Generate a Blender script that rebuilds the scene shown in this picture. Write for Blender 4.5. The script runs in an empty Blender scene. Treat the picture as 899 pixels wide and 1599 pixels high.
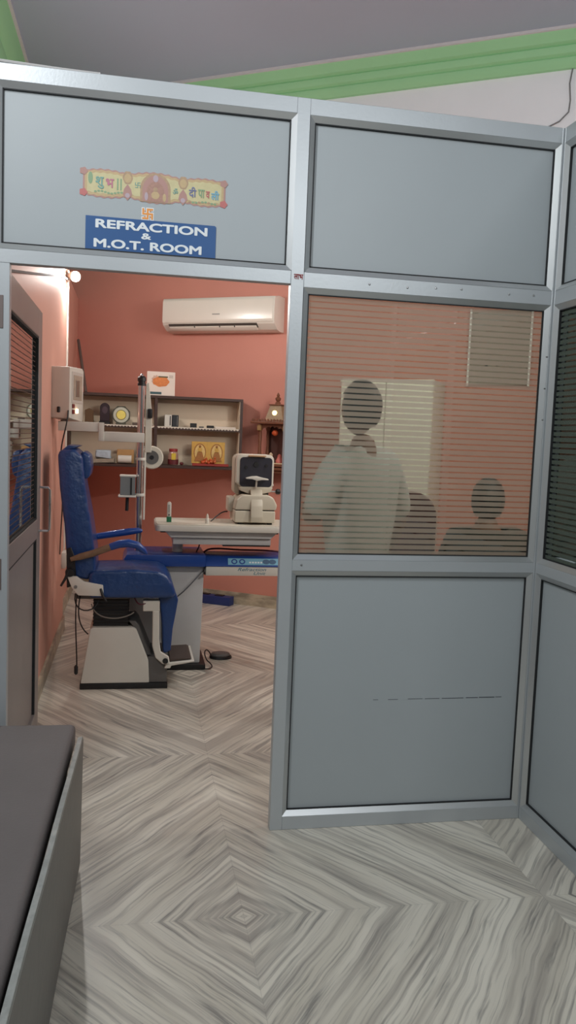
import bpy, bmesh, math, random
from mathutils import Vector, Matrix
random.seed(7)
S = bpy.context.scene
COL = S.collection
PI = math.pi

# ---------------------------------------------------------------- camera, world, lights, exposure
cam_d = bpy.data.cameras.new('camera'); cam = bpy.data.objects.new('camera', cam_d); COL.objects.link(cam)
cam_d.sensor_fit = 'VERTICAL'; cam_d.sensor_height = 36.0
cam_d.lens = 36.0 * 1292.08 / 1599.0
cam_d.clip_start = 0.05
R_ = Vector((0.98261372, -0.18138284, 0.03962999)); U_ = Vector((-0.0221696, 0.09729709, 0.99500843)); F_ = Vector((0.18433334, 0.97858752, -0.09158427))
m = Matrix((R_, U_, -F_)).transposed().to_4x4(); m.translation = Vector((0, -2.9812, 1.5))
cam.matrix_world = m
S.camera = cam
S.view_settings.view_transform = 'Standard'; S.view_settings.look = 'None'
S.view_settings.gamma = 1.0; S.view_settings.use_curve_mapping = False
S.view_settings.exposure = 0.0

W_ = bpy.data.worlds.new('world'); S.world = W_; W_.use_nodes = True
W_.node_tree.nodes['Background'].inputs[0].default_value = (0.75, 0.85, 1.0, 1)
W_.node_tree.nodes['Background'].inputs[1].default_value = 0.35

def area(name, loc, direction, sx, sy, power, color):
    d = bpy.data.lights.new(name, 'AREA'); d.shape = 'RECTANGLE'; d.size = sx; d.size_y = sy
    d.energy = power; d.color = color
    o = bpy.data.objects.new(name, d); COL.objects.link(o); o.location = loc
    o.rotation_euler = Vector(direction).to_track_quat('-Z', 'Y').to_euler()
    return o
# tube light high on the waiting-room wall, added unseen fill light behind the camera, tube light deep in the refraction room
area('waiting_room_tube', (-0.86, -1.5, 3.15), (0.8, 0.2, -0.45), 0.06, 1.2, 40, (0.94, 0.97, 1.0))
area('waiting_room_rear_fill', (1.6, -4.9, 3.5), (0.0, 0.9, -0.35), 1.2, 0.06, 54, (0.95, 0.98, 1.0))  # added fill lamp, stands in for daylight from behind the camera
area('refraction_room_tube', (2.1, 0.16, 2.45), (0, 0.9, -0.3), 1.2, 0.06, 27, (1.0, 0.96, 0.90))
area('refraction_room_rear_tube', (1.9, 1.7, 2.55), (-0.6, 0.5, -0.7), 0.06, 1.2, 20, (1.0, 0.96, 0.90))

# ---------------------------------------------------------------- materials
def lin(c):
    c = c / 255.0
    return c / 12.92 if c <= 0.04045 else ((c + 0.055) / 1.055) ** 2.4
def rgb(c): return (lin(c[0]), lin(c[1]), lin(c[2]), 1)
MATS = {}
def mat(name, col, rough=0.5, metal=0.0, noise=0.05, nscale=12.0, bump=0.0, bscale=60.0, emit=None, estr=0.0, coat=0.0, spec=0.5, alpha=None, trans=0.0):
    if name in MATS: return MATS[name]
    if name.startswith('sticker_') and name != 'sticker_orange': col = tuple(0.68 * a + 0.32 * b for a, b in zip(col, (176, 174, 164)))
    M = bpy.data.materials.new(name); M.use_nodes = True
    nt = M.node_tree; b = nt.nodes['Principled BSDF']
    b.inputs['Roughness'].default_value = rough; b.inputs['Metallic'].default_value = metal
    b.inputs['Specular IOR Level'].default_value = spec
    if coat: b.inputs['Coat Weight'].default_value = coat; b.inputs['Coat Roughness'].default_value = 0.12
    if trans: b.inputs['Transmission Weight'].default_value = trans
    tc = nt.nodes.new('ShaderNodeTexCoord')
    n = nt.nodes.new('ShaderNodeTexNoise'); n.inputs['Scale'].default_value = nscale; n.inputs['Detail'].default_value = 4
    nt.links.new(tc.outputs['Object'], n.inputs['Vector'])
    mx = nt.nodes.new('ShaderNodeMix'); mx.data_type = 'RGBA'
    c = rgb(col)
    mx.inputs[6].default_value = tuple(max(0, v * (1 - noise)) for v in c[:3]) + (1,)
    mx.inputs[7].default_value = tuple(min(1, v * (1 + noise)) for v in c[:3]) + (1,)
    nt.links.new(n.outputs['Fac'], mx.inputs[0]); nt.links.new(mx.outputs[2], b.inputs['Base Color'])
    if bump:
        n2 = nt.nodes.new('ShaderNodeTexNoise'); n2.inputs['Scale'].default_value = bscale; n2.inputs['Detail'].default_value = 3
        nt.links.new(tc.outputs['Object'], n2.inputs['Vector'])
        bp = nt.nodes.new('ShaderNodeBump'); bp.inputs['Strength'].default_value = bump; bp.inputs['Distance'].default_value = 0.01
        nt.links.new(n2.outputs['Fac'], bp.inputs['Height']); nt.links.new(bp.outputs['Normal'], b.inputs['Normal'])
    if emit:
        b.inputs['Emission Color'].default_value = rgb(emit); b.inputs['Emission Strength'].default_value = estr
    MATS[name] = M
    return M

def nodes_of(name):
    M = bpy.data.materials.new(name); M.use_nodes = True; nt = M.node_tree
    def N(t, **k):
        n = nt.nodes.new(t)
        for a, v in k.items(): setattr(n, a, v)
        return n
    def L(a, b): nt.links.new(a, b)
    def math_(op, a, b=None):
        n = N('ShaderNodeMath', operation=op)
        for i, v in enumerate((a, b)):
            if v is None: continue
            if isinstance(v, (int, float)): n.inputs[i].default_value = v
            else: L(v, n.inputs[i])
        return n.outputs[0]
    return M, nt, N, L, math_

def floor_material():
    M, nt, N, L, mt = nodes_of('book_matched_marble')
    b = nt.nodes['Principled BSDF']
    tc = N('ShaderNodeTexCoord'); sp = N('ShaderNodeSeparateXYZ'); L(tc.outputs['Object'], sp.inputs[0])
    PX, PY = 1.009, 1.321
    xs = mt('SUBTRACT', sp.outputs[0], 0.369); ys = mt('SUBTRACT', sp.outputs[1], -0.548)
    a = mt('DIVIDE', mt('PINGPONG', xs, PX), PX); c = mt('DIVIDE', mt('PINGPONG', ys, PY), PY)
    # seams between slabs wander a little
    d = mt('ADD', a, c); e = mt('SUBTRACT', a, c)
    # slab number, so that neighbouring books of slabs have their own veins
    sx = mt('FLOOR', mt('DIVIDE', mt('ADD', xs, PX), 2 * PX)); sy = mt('FLOOR', mt('DIVIDE', mt('ADD', ys, PY), 2 * PY))
    seed = mt('ADD', mt('MULTIPLY', sx, 3.7), mt('MULTIPLY', sy, 5.3))
    big = N('ShaderNodeTexNoise'); big.inputs['Scale'].default_value = 2.3; big.inputs['Detail'].default_value = 2
    cb = N('ShaderNodeCombineXYZ'); L(d, cb.inputs[0]); L(mt('MULTIPLY', e, 1.0), cb.inputs[1]); L(seed, cb.inputs[2]); L(cb.outputs[0], big.inputs['Vector'])
    dw = mt('ADD', d, mt('MULTIPLY', mt('SUBTRACT', big.outputs['Fac'], 0.5), 0.055))
    def streak(fd, fe, det, off):
        n = N('ShaderNodeTexNoise'); n.inputs['Scale'].default_value = 1.0; n.inputs['Detail'].default_value = det; n.inputs['Roughness'].default_value = 0.6
        v = N('ShaderNodeCombineXYZ'); L(mt('MULTIPLY', dw, fd), v.inputs[0]); L(mt('MULTIPLY', e, fe), v.inputs[1]); L(mt('ADD', seed, off), v.inputs[2])
        L(v.outputs[0], n.inputs['Vector']); return n.outputs['Fac']
    s1 = streak(17, 0.55, 3, 0.0); s2 = streak(64, 1.5, 5, 11.0); s3 = streak(6, 0.5, 2, 23.0); s4 = streak(36, 2.0, 5, 41.0)
    def ramp(f, p0, p1):
        r = N('ShaderNodeMapRange'); r.inputs[1].default_value = p0; r.inputs[2].default_value = p1; L(f, r.inputs[0]); return r.outputs[0]
    def mix(f, c1, c2):
        x = N('ShaderNodeMix', data_type='RGBA')
        L(f, x.inputs[0])
        for i, v in ((6, c1), (7, c2)):
            if isinstance(v, tuple): x.inputs[i].default_value = v
            else: L(v, x.inputs[i])
        return x.outputs[2]
    base = mix(ramp(s3, 0.35, 0.65), rgb((232, 226, 212)), rgb((206, 199, 184)))
    c1 = mix(mt('MULTIPLY', ramp(s1, 0.47, 0.62), 0.50), base, rgb((142, 134, 127)))
    c2 = mix(mt('MULTIPLY', ramp(s2, 0.50, 0.64), 0.48), c1, rgb((118, 113, 110)))
    c3 = mix(mt('MULTIPLY', ramp(s4, 0.57, 0.68), 0.62), c2, rgb((104, 102, 102)))
    ring = mt('MULTIPLY', ramp(d, 0.36, 0.10), ramp(streak(34, 0.9, 3, 61.0), 0.44, 0.58))
    c3 = mix(mt('MULTIPLY', ring, 0.5), c3, rgb((112, 108, 106)))
    # thin joint lines between slabs
    edge = mt('MINIMUM', mt('MINIMUM', mt('MULTIPLY', a, PX), mt('MULTIPLY', mt('SUBTRACT', 1.0, a), PX)), mt('MINIMUM', mt('MULTIPLY', c, PY), mt('MULTIPLY', mt('SUBTRACT', 1.0, c), PY)))
    jl = mt('MULTIPLY', mt('LESS_THAN', edge, 0.0012), 0.18)
    c4 = mix(jl, c3, rgb((110, 105, 98)))
    L(c4, b.inputs['Base Color'])
    b.inputs['Roughness'].default_value = 0.32; b.inputs['Specular IOR Level'].default_value = 0.45
    return M

def marble_plain():
    M, nt, N, L, mt = nodes_of('skirting_marble')
    b = nt.nodes['Principled BSDF']; tc = N('ShaderNodeTexCoord'); mp = N('ShaderNodeMapping')
    mp.inputs['Scale'].default_value = (3, 3, 9); mp.inputs['Rotation'].default_value = (0.5, 0.6, 0); L(tc.outputs['Object'], mp.inputs[0])
    n = N('ShaderNodeTexNoise'); n.inputs['Scale'].default_value = 2.4; n.inputs['Detail'].default_value = 6; L(mp.outputs[0], n.inputs['Vector'])
    r = N('ShaderNodeValToRGB'); r.color_ramp.elements[0].position = 0.35; r.color_ramp.elements[0].color = rgb((140, 132, 115)); r.color_ramp.elements[1].position = 0.6; r.color_ramp.elements[1].color = rgb((190, 178, 155))
    L(n.outputs['Fac'], r.inputs[0]); L(r.outputs[0], b.inputs['Base Color']); b.inputs['Roughness'].default_value = 0.35
    return M

def wall_material(name, lower, upper, zsplit):
    M, nt, N, L, mt = nodes_of(name)
    b = nt.nodes['Principled BSDF']; g = N('ShaderNodeNewGeometry'); sp = N('ShaderNodeSeparateXYZ'); L(g.outputs['Position'], sp.inputs[0])
    n = N('ShaderNodeTexNoise'); n.inputs['Scale'].default_value = 2.2; n.inputs['Detail'].default_value = 5; L(g.outputs['Position'], n.inputs['Vector'])
    def two(c):
        x = N('ShaderNodeMix', data_type='RGBA'); L(n.outputs['Fac'], x.inputs[0]); q = rgb(c)
        x.inputs[6].default_value = tuple(v * 0.93 for v in q[:3]) + (1,); x.inputs[7].default_value = tuple(min(1, v * 1.07) for v in q[:3]) + (1,)
        return x.outputs[2]
    x = N('ShaderNodeMix', data_type='RGBA'); L(mt('GREATER_THAN', sp.outputs[2], zsplit), x.inputs[0]); L(two(lower), x.inputs[6]); L(two(upper), x.inputs[7])
    L(x.outputs[2], b.inputs['Base Color']); b.inputs['Roughness'].default_value = 0.55; b.inputs['Specular IOR Level'].default_value = 0.3
    n2 = N('ShaderNodeTexNoise'); n2.inputs['Scale'].default_value = 45; L(g.outputs['Position'], n2.inputs['Vector'])
    bp = N('ShaderNodeBump'); bp.inputs['Strength'].default_value = 0.06; bp.inputs['Distance'].default_value = 0.01; L(n2.outputs['Fac'], bp.inputs['Height']); L(bp.outputs[0], b.inputs['Normal'])
    return M

def striped_glass(name, period, clear, frost_col, frost_see, refl, tint):
    # glass with horizontal frosted film stripes: sharp view in the clear gaps, milky view in the film
    M, nt, N, L, mt = nodes_of(name)
    nt.nodes.remove(nt.nodes['Principled BSDF']); out = nt.nodes['Material Output']
    g = N('ShaderNodeNewGeometry'); sp = N('ShaderNodeSeparateXYZ'); L(g.outputs['Position'], sp.inputs[0])
    fr = mt('FRACT', mt('DIVIDE', sp.outputs[2], period)); is_clear = mt('LESS_THAN', fr, clear)
    tr = N('ShaderNodeBsdfTransparent'); tr.inputs[0].default_value = rgb(tint)
    gl = N('ShaderNodeBsdfGlossy'); gl.inputs['Roughness'].default_value = 0.02; gl.inputs[0].default_value = (0.9, 0.95, 0.95, 1)
    fres = N('ShaderNodeFresnel'); fres.inputs[0].default_value = 1.5
    m1 = N('ShaderNodeMixShader'); L(mt('MINIMUM', mt('ADD', fres.outputs[0], refl), 1.0), m1.inputs[0]); L(tr.outputs[0], m1.inputs[1]); L(gl.outputs[0], m1.inputs[2])
    df = N('ShaderNodeBsdfDiffuse'); df.inputs[0].default_value = rgb(frost_col)
    tl = N('ShaderNodeBsdfTranslucent'); tl.inputs[0].default_value = rgb(frost_col)
    m2 = N('ShaderNodeMixShader'); m2.inputs[0].default_value = 0.55; L(df.outputs[0], m2.inputs[1]); L(tl.outputs[0], m2.inputs[2])
    tr2 = N('ShaderNodeBsdfTransparent'); tr2.inputs[0].default_value = (0.9, 0.9, 0.88, 1)
    m3 = N('ShaderNodeMixShader'); m3.inputs[0].default_value = frost_see; L(m2.outputs[0], m3.inputs[1]); L(tr2.outputs[0], m3.inputs[2])
    m4 = N('ShaderNodeMixShader'); L(is_clear, m4.inputs[0]); L(m3.outputs[0], m4.inputs[1]); L(m1.outputs[0], m4.inputs[2])
    L(m4.outputs[0], out.inputs[0])
    return M

ALU = mat('anodised_aluminium', (184, 189, 192), 0.38, 0.28, 0.04, 6, 0.03, 90)
ALU_B = mat('bright_aluminium_bead', (196, 199, 200), 0.30, 0.62, 0.05, 6)
PANEL = mat('grey_laminate_panel', (168, 175, 178), 0.42, 0.0, 0.03, 3, 0.0, spec=0.4)
RUBBER = mat('black_rubber_gasket', (32, 34, 36), 0.7)
CEIL = mat('ceiling_paint', (172, 182, 198), 0.9, 0, 0.03, 1.5)
GREEN = mat('green_cornice_paint', (158, 212, 160), 0.6, 0, 0.04, 4)
WHITEP = mat('white_plaster', (214, 210, 212), 0.8, 0, 0.03, 3)
PINK = wall_material('salmon_wall_paint', (203, 138, 122), (240, 241, 246), 3.45)
PINKL = wall_material('bulb_lit_salmon_paint', (222, 168, 150), (240, 241, 246), 3.45)  # same salmon made paler, the bulb's glare put into the wall colour
GREYW = mat('waiting_room_paint', (196, 198, 196), 0.8, 0, 0.03, 2)
FLOOR = floor_material(); SKIRT = marble_plain()
GLASS = striped_glass('film_striped_glass', 0.0216, 0.27, (196, 188, 172), 0.48, 0.06, (228, 230, 222))
DGLASS = striped_glass('film_striped_door_glass', 0.0216, 0.82, (184, 156, 146), 0.5, 0.34, (176, 168, 164))
SGLASS = striped_glass('dark_striped_glass', 0.0216, 0.30, (120, 132, 122), 0.42, 0.08, (120, 130, 124))
BLUE = mat('blue_vinyl', (27, 60, 114), 0.34, 0, 0.18, 9, 0.55, 22, coat=0.25)
BLUEP = mat('blue_plastic', (28, 66, 140), 0.3, 0, 0.05, coat=0.2)
WHITE = mat('white_enamel', (212, 208, 198), 0.4, 0, 0.03)
WHITE2 = mat('offwhite_plastic', (206, 200, 186), 0.42, 0, 0.03)
LGREY = mat('light_grey_enamel', (194, 194, 194), 0.42, 0, 0.03)
MGREY = mat('mid_grey_plastic', (98, 96, 94), 0.5, 0, 0.05)
BLACK = mat('black_plastic', (24, 24, 26), 0.45, 0, 0.1)
CHROME = mat('chrome', (205, 205, 210), 0.16, 1.0, 0.02)
STEEL = mat('brushed_steel', (160, 160, 160), 0.35, 0.9, 0.06)
WOODD = mat('dark_wood', (62, 42, 36), 0.5, 0, 0.25, 14)
WOODT = mat('temple_wood', (112, 68, 46), 0.5, 0, 0.3, 30)
CREAM = mat('cream_laminate', (214, 196, 172), 0.6, 0, 0.04)

# ---------------------------------------------------------------- mesh helpers
class MB:
    def __init__(s): s.bm = bmesh.new()
    def box(s, x0, x1, y0, y1, z0, z1, bev=0.0, seg=2):
        t = bmesh.new(); bmesh.ops.create_cube(t, size=1)
        for v in t.verts: v.co = Vector(((x0 + x1) / 2 + v.co.x * (x1 - x0), (y0 + y1) / 2 + v.co.y * (y1 - y0), (z0 + z1) / 2 + v.co.z * (z1 - z0)))
        if bev: bmesh.ops.bevel(t, geom=list(t.edges), offset=bev, segments=seg, affect='EDGES', profile=0.6)
        s._add(t); return s
    def _add(s, t):
        me = bpy.data.meshes.new('t'); t.to_mesh(me); t.free(); s.bm.from_mesh(me); bpy.data.meshes.remove(me)
    def tube(s, pts, r, seg=10, cap=True):
        pts = [Vector(p) for p in pts]; n = len(pts)
        rs = r if isinstance(r, (list, tuple)) else [r] * n
        rings = []; up = None
        for i, p in enumerate(pts):
            d = (pts[min(i + 1, n - 1)] - pts[max(i - 1, 0)]).normalized()
            if up is None: up = d.orthogonal().normalized()
            up = (up - d * up.dot(d)); up = up.normalized() if up.length > 1e-6 else d.orthogonal().normalized()
            w = d.cross(up)
            rings.append([s.bm.verts.new(p + (up * math.cos(2 * PI * k / seg) + w * math.sin(2 * PI * k / seg)) * rs[i]) for k in range(seg)])
        for i in range(n - 1):
            for k in range(seg):
                s.bm.faces.new((rings[i][k], rings[i][(k + 1) % seg], rings[i + 1][(k + 1) % seg], rings[i + 1][k]))
        if cap:
            s.bm.faces.new(rings[0][::-1]); s.bm.faces.new(rings[-1])
        return s
    def prism(s, poly, a0, a1, axis='y', bev=0.0, seg=2):
        # poly: 2D points; axis y -> (x,z), x -> (y,z), z -> (x,y)
        t = bmesh.new()
        def P(u, v, w): return {'y': (u, w, v), 'x': (w, u, v), 'z': (u, v, w)}[axis]
        A = [t.verts.new(P(u, v, a0)) for u, v in poly]; B = [t.verts.new(P(u, v, a1)) for u, v in poly]
        t.faces.new(A); t.faces.new(B[::-1]); k = len(poly)
        for i in range(k): t.faces.new((A[i], B[i], B[(i + 1) % k], A[(i + 1) % k]))
        bmesh.ops.recalc_face_normals(t, faces=t.faces)
        if bev: bmesh.ops.bevel(t, geom=list(t.edges), offset=bev, segments=seg, affect='EDGES', profile=0.6)
        s._add(t); return s
    def lathe(s, prof, c=(0, 0, 0), seg=20, axis='z', sy=1.0):
        rings = []
        for r, h in prof:
            ring = []
            for k in range(seg):
                a = 2 * PI * k / seg; u, v = max(r, 1e-4) * math.cos(a), max(r, 1e-4) * math.sin(a) * sy
                q = {'z': (u, v, h), 'y': (u, h, v), 'x': (h, u, v)}[axis]
                ring.append(s.bm.verts.new((c[0] + q[0], c[1] + q[1], c[2] + q[2])))
            rings.append(ring)
        for i in range(len(rings) - 1):
            for k in range(seg): s.bm.faces.new((rings[i][k], rings[i][(k + 1) % seg], rings[i + 1][(k + 1) % seg], rings[i + 1][k]))
        s.bm.faces.new(rings[0][::-1]); s.bm.faces.new(rings[-1]); return s
    def ball(s, c, r, sc=(1, 1, 1), u=16, v=10):
        t = bmesh.new(); bmesh.ops.create_uvsphere(t, u_segments=u, v_segments=v, radius=r)
        for q in t.verts: q.co = Vector((c[0] + q.co.x * sc[0], c[1] + q.co.y * sc[1], c[2] + q.co.z * sc[2]))
        s._add(t); return s
    def mesh(s, me, mtx=None):
        t = bmesh.new(); t.from_mesh(me)
        if mtx: t.transform(mtx)
        s._add(t); return s
    def jitter(s, amp, f=9.0, seed=0):
        from mathutils import noise
        for v in s.bm.verts:
            v.co += Vector(noise.noise_vector(v.co * f + Vector((seed, 0, 0)))) * amp
        return s
    def subdiv(s, cuts=2):
        bmesh.ops.subdivide_edges(s.bm, edges=list(s.bm.edges), cuts=cuts, use_grid_fill=True); return s
    def build(s, name, material, parent=None, world=True, smooth=35, ang=None):
        bmesh.ops.recalc_face_normals(s.bm, faces=s.bm.faces)
        me = bpy.data.meshes.new(name)
        off = Vector((0, 0, 0))
        if parent is not None and world:
            root = parent; inv = Matrix.Identity(4)
            chain = []
            while root is not None: chain.append(root); root = root.parent
            mw = Matrix.Identity(4)
            for o in reversed(chain): mw = mw @ o.matrix_basis
            s.bm.transform(mw.inverted())
        elif parent is None:
            xs = [v.co for v in s.bm.verts]
            off = Vector((sum(v.x for v in xs) / len(xs), sum(v.y for v in xs) / len(xs), min(v.z for v in xs)))
            if world == 'keep': off = Vector((0, 0, 0))
            s.bm.transform(Matrix.Translation(-off))
        s.bm.to_mesh(me); s.bm.free()
        me.materials.append(material)
        if smooth:
            for p in me.polygons: p.use_smooth = True
            me.set_sharp_from_angle(angle=math.radians(smooth))
        o = bpy.data.objects.new(name, me); COL.objects.link(o); o.location = off
        if parent is not None: o.parent = parent
        return o

def tag(o, label, cat, group=None):
    o['label'] = label; o['category'] = cat
    if group: o['group'] = group
    return o
def thing(name, label, cat, loc=(0, 0, 0), rz=0.0, group=None):
    o = bpy.data.objects.new(name, None); COL.objects.link(o); o.empty_display_size = 0.05
    o.location = loc; o.rotation_euler = (0, 0, rz)
    o.matrix_basis = Matrix.Translation(loc) @ Matrix.Rotation(rz, 4, 'Z')
    return tag(o, label, cat, group)
def struct(o, label=None, cat=None):
    o['kind'] = 'structure'
    if label: o['label'] = label
    if cat: o['category'] = cat
    return o
def arc(cx, cy, r, a0, a1, n):
    return [(cx + r * math.cos(math.radians(a0 + (a1 - a0) * i / n)), cy + r * math.sin(math.radians(a0 + (a1 - a0) * i / n))) for i in range(n + 1)]
def rrect(x0, x1, y0, y1, r, n=5):
    return arc(x1 - r, y1 - r, r, 0, 90, n) + arc(x0 + r, y1 - r, r, 90, 180, n) + arc(x0 + r, y0 + r, r, 180, 270, n) + arc(x1 - r, y0 + r, r, 270, 360, n)
def bez(p0, p1, p2, p3, n=12):
    p0, p1, p2, p3 = map(Vector, (p0, p1, p2, p3))
    return [p0 * (1 - t) ** 3 + p1 * 3 * t * (1 - t) ** 2 + p2 * 3 * t * t * (1 - t) + p3 * t ** 3 for t in [i / n for i in range(n + 1)]]

def text_geo(body, bold=0.0, shear=0.0, depth=0.001):
    cu = bpy.data.curves.new('t', 'FONT'); cu.body = body; cu.offset = bold; cu.extrude = depth; cu.shear = shear; cu.size = 1
    o = bpy.data.objects.new('t', cu); COL.objects.link(o)
    dg = bpy.context.evaluated_depsgraph_get(); me = bpy.data.meshes.new_from_object(o.evaluated_get(dg))
    bpy.data.objects.remove(o); bpy.data.curves.remove(cu)
    return me
def text(name, body, rect, y, material, parent, bold=0.0, shear=0.0, face='-y', thick=0.0008):
    # rect = x0,x1,z0,z1 in the parent's wall plane y; letters stand on the plane facing -y
    me = text_geo(body, 0.0, shear)
    if not me.vertices: return None
    xs = [v.co.x for v in me.vertices]; ys = [v.co.y for v in me.vertices]
    mx0, mx1, my0, my1 = min(xs) - bold, max(xs) + bold, min(ys) - bold, max(ys) + bold
    sx = (rect[1] - rect[0]) / (mx1 - mx0); sy = (rect[3] - rect[2]) / (my1 - my0)
    sh = [(0, 0)] if not bold else [(0, 0)] + [(bold * math.cos(PI * k / 4), bold * math.sin(PI * k / 4)) for k in range(8)]
    b = MB()
    base = [v.co.copy() for v in me.vertices]
    for i, (dx, dy) in enumerate(sh):
        for v, c in zip(me.vertices, base):
            th = thick + 0.00006 * i if c.z > 0 else 0.0
            v.co = Vector((rect[0] + (c.x + dx - mx0) * sx, y - th, rect[2] + (c.y + dy - my0) * sy))
        b.mesh(me)
    bpy.data.meshes.remove(me)
    return b.build(name, material, parent, smooth=0)

# ================================================================ THE SETTING
TH = math.radians(33); WX, WY = 1.0714, 4.1036
def wall_y(x): return WY + (WX - x) * math.tan(TH)
XL = -0.497; XR = -0.545
o = MB().box(-1.2, 4.4, -5.2, 6.4, -0.1, 0).build('floor', FLOOR, world='keep', smooth=0); struct(o)
o = MB().box(-1.2, 4.4, -5.2, 6.4, 4.45, 4.55).build('ceiling', CEIL, world='keep', smooth=0); struct(o)
# back wall runs at an angle across the building
b = MB(); b.prism([(-1.1, wall_y(-1.1)), (4.4, wall_y(4.4)), (4.4, wall_y(4.4) + 0.2), (-1.1, wall_y(-1.1) + 0.2)], 0, 4.45, 'z')
struct(b.build('wall_back', PINK, world='keep', smooth=0))
# left wall of the refraction room: thick front part and a set-back rear part
struct(MB().box(-1.10, XL, 0.03, 3.3, 0, 2.70).box(-1.10, XR, 3.3, wall_y(XR) + 0.1, 0, 2.70).build('wall_left', PINKL, world='keep', smooth=0))
struct(MB().box(-1.25, -1.10, -5.2, 6.2, 0, 4.45).build('wall_outer', GREYW, world='keep', smooth=0))
struct(MB().box(1.60, 3.4, 0.0, 0.06, 0, 2.687).build('wall_divider', mat('grey_green_paint', (150, 156, 146), 0.7), world='keep', smooth=0))
struct(MB().box(3.4, 3.55, 0.0, 3.1, 0, 4.45).build('wall_right', PINK, world='keep', smooth=0))
struct(MB().box(4.3, 4.4, -5.2, 2.1, 0, 4.45).build('wall_far_right', GREYW, world='keep', smooth=0))
struct(MB().box(-1.2, 4.4, -5.3, -5.2, 0, 4.45).build('wall_rear', GREYW, world='keep', smooth=0))
# skirting
b = MB(); sk = 0.015
b.prism([(XR, wall_y(XR) - sk), (3.4, wall_y(3.4) - sk), (3.4, wall_y(3.4)), (XR, wall_y(XR))], 0, 0.105, 'z')
struct(b.build('baseboard_back', SKIRT, world='keep', smooth=0))
b = MB(); b.box(XL, XL + 0.015, 0.1, 3.3, 0, 0.10); b.box(XR, XR + 0.015, 3.3, wall_y(XR), 0, 0.10)
struct(b.build('baseboard_left', SKIRT, world='keep', smooth=0))
# cornice with stepped mouldings: profile is (distance out of the wall, z)
def cornice(name, p0, p1, nrm, drop=1.0):
    prof = [(0.0, 4.22), (0.03, 4.22), (0.045, 4.235), (0.062, 4.262), (0.066, 4.282), (0.060, 4.292),
            (0.085, 4.305), (0.100, 4.33), (0.103, 4.348), (0.096, 4.358), (0.125, 4.37), (0.148, 4.40), (0.165, 4.43), (0.0, 4.43)]
    prof = [(d, 4.43 - (4.43 - z) * drop) for d, z in prof]
    bm = bmesh.new(); R = []
    for p in (p0, p1):
        R.append([bm.verts.new((p[0] + nrm[0] * d, p[1] + nrm[1] * d, z)) for d, z in prof])
    n = len(prof)
    for i in range(n): bm.faces.new((R[0][i], R[0][(i + 1) % n], R[1][(i + 1) % n], R[1][i]))
    bm.faces.new(R[0]); bm.faces.new(R[1][::-1])
    b = MB(); b.bm = bm
    o = struct(b.build(name, GREEN, world='keep', smooth=30))
    bm = bmesh.new(); R = []
    for p in (p0, p1): R.append([bm.verts.new((p[0] + nrm[0] * d, p[1] + nrm[1] * d, z)) for d, z in [(0, 4.43), (0.185, 4.43), (0.185, 4.45), (0, 4.45)]])
    for i in range(4): bm.faces.new((R[0][i], R[0][(i + 1) % 4], R[1][(i + 1) % 4], R[1][i]))
    bm.faces.new(R[0]); bm.faces.new(R[1][::-1])
    b = MB(); b.bm = bm; struct(b.build(name.replace('trim_', 'trim_1'), WHITEP, world='keep', smooth=0))
nb = (-math.sin(TH), -math.cos(TH))
cornice('trim_1', (-1.10, wall_y(-1.10)), (4.3, wall_y(4.3)), nb)
cornice('trim_2', (-1.10, -5.0), (-1.10, wall_y(-1.10)), (1, 0), 2.6)

# ---------------------------------------------------------------- aluminium partition
part = bpy.data.objects.new('wall_front', None); COL.objects.link(part); struct(part)
part_r = bpy.data.objects.new('wall_side', None); COL.objects.link(part_r); struct(part_r)
CX = 1.557
# openings (u0,u1,z0,z1) on the front run; bars fill the rest
def frame_bar(name, u0, u1, z0, z1, side=False, dep=0.04):
    b = MB()
    if not side: b.box(u0, u1, 0.0, dep, z0, z1, 0.0015, 1); return b.build(name, ALU, part)
    b.box(CX, CX + dep, u0, u1, z0, z1, 0.0015, 1); return b.build(name, ALU, part_r)
def beads(u0, u1, z0, z1, w=0.02, dep=0.014, side=False):
    # four mitred glazing beads sloping from the face down to the panel
    def strip(a, bq, c, d, nm):
        bm = bmesh.new()
        def P(u, z, y): return (u, y, z) if not side else (CX + y, u, z)
        top = [P(a[0], a[1], 0.0), P(bq[0], bq[1], 0.0), P(c[0], c[1], dep), P(d[0], d[1], dep)]
        bot = [P(a[0], a[1], 0.022), P(bq[0], bq[1], 0.022), P(c[0], c[1], 0.022), P(d[0], d[1], 0.022)]
        A = [bm.verts.new(q) for q in top]; B = [bm.verts.new(q) for q in bot]
        bm.faces.new(A); bm.faces.new(B[::-1])
        for i in range(4): bm.faces.new((A[i], A[(i + 1) % 4], B[(i + 1) % 4], B[i]))
        m = MB(); m.bm = bm; return m.build('glazing_bead', ALU_B, part_r if side else part, smooth=0)
    o0, o1, q0, q1 = u0 - w, u1 + w, z0 - w, z1 + w
    strip((o0, q0), (o1, q0), (u1, z0), (u0, z0), 'b'); strip((o0, q1), (o1, q1), (u1, z1), (u0, z1), 't')
    strip((o0, q0), (o0, q1), (u0, z1), (u0, z0), 'l'); strip((o1, q0), (o1, q1), (u1, z1), (u1, z0), 'r')
    # rubber gasket hugging the panel edge
    b = MB(); g = 0.0035
    for (a0, a1, c0, c1) in ((u0, u1, z0, z0 + g), (u0, u1, z1 - g, z1), (u0, u0 + g, z0, z1), (u1 - g, u1, z0, z1)):
        if not side: b.box(a0, a1, 0.0125, 0.0215, c0, c1)
        else: b.box(CX + 0.0125, CX + 0.0215, a0, a1, c0, c1)
    b.build('gasket', RUBBER, part_r if side else part, smooth=0)
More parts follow.
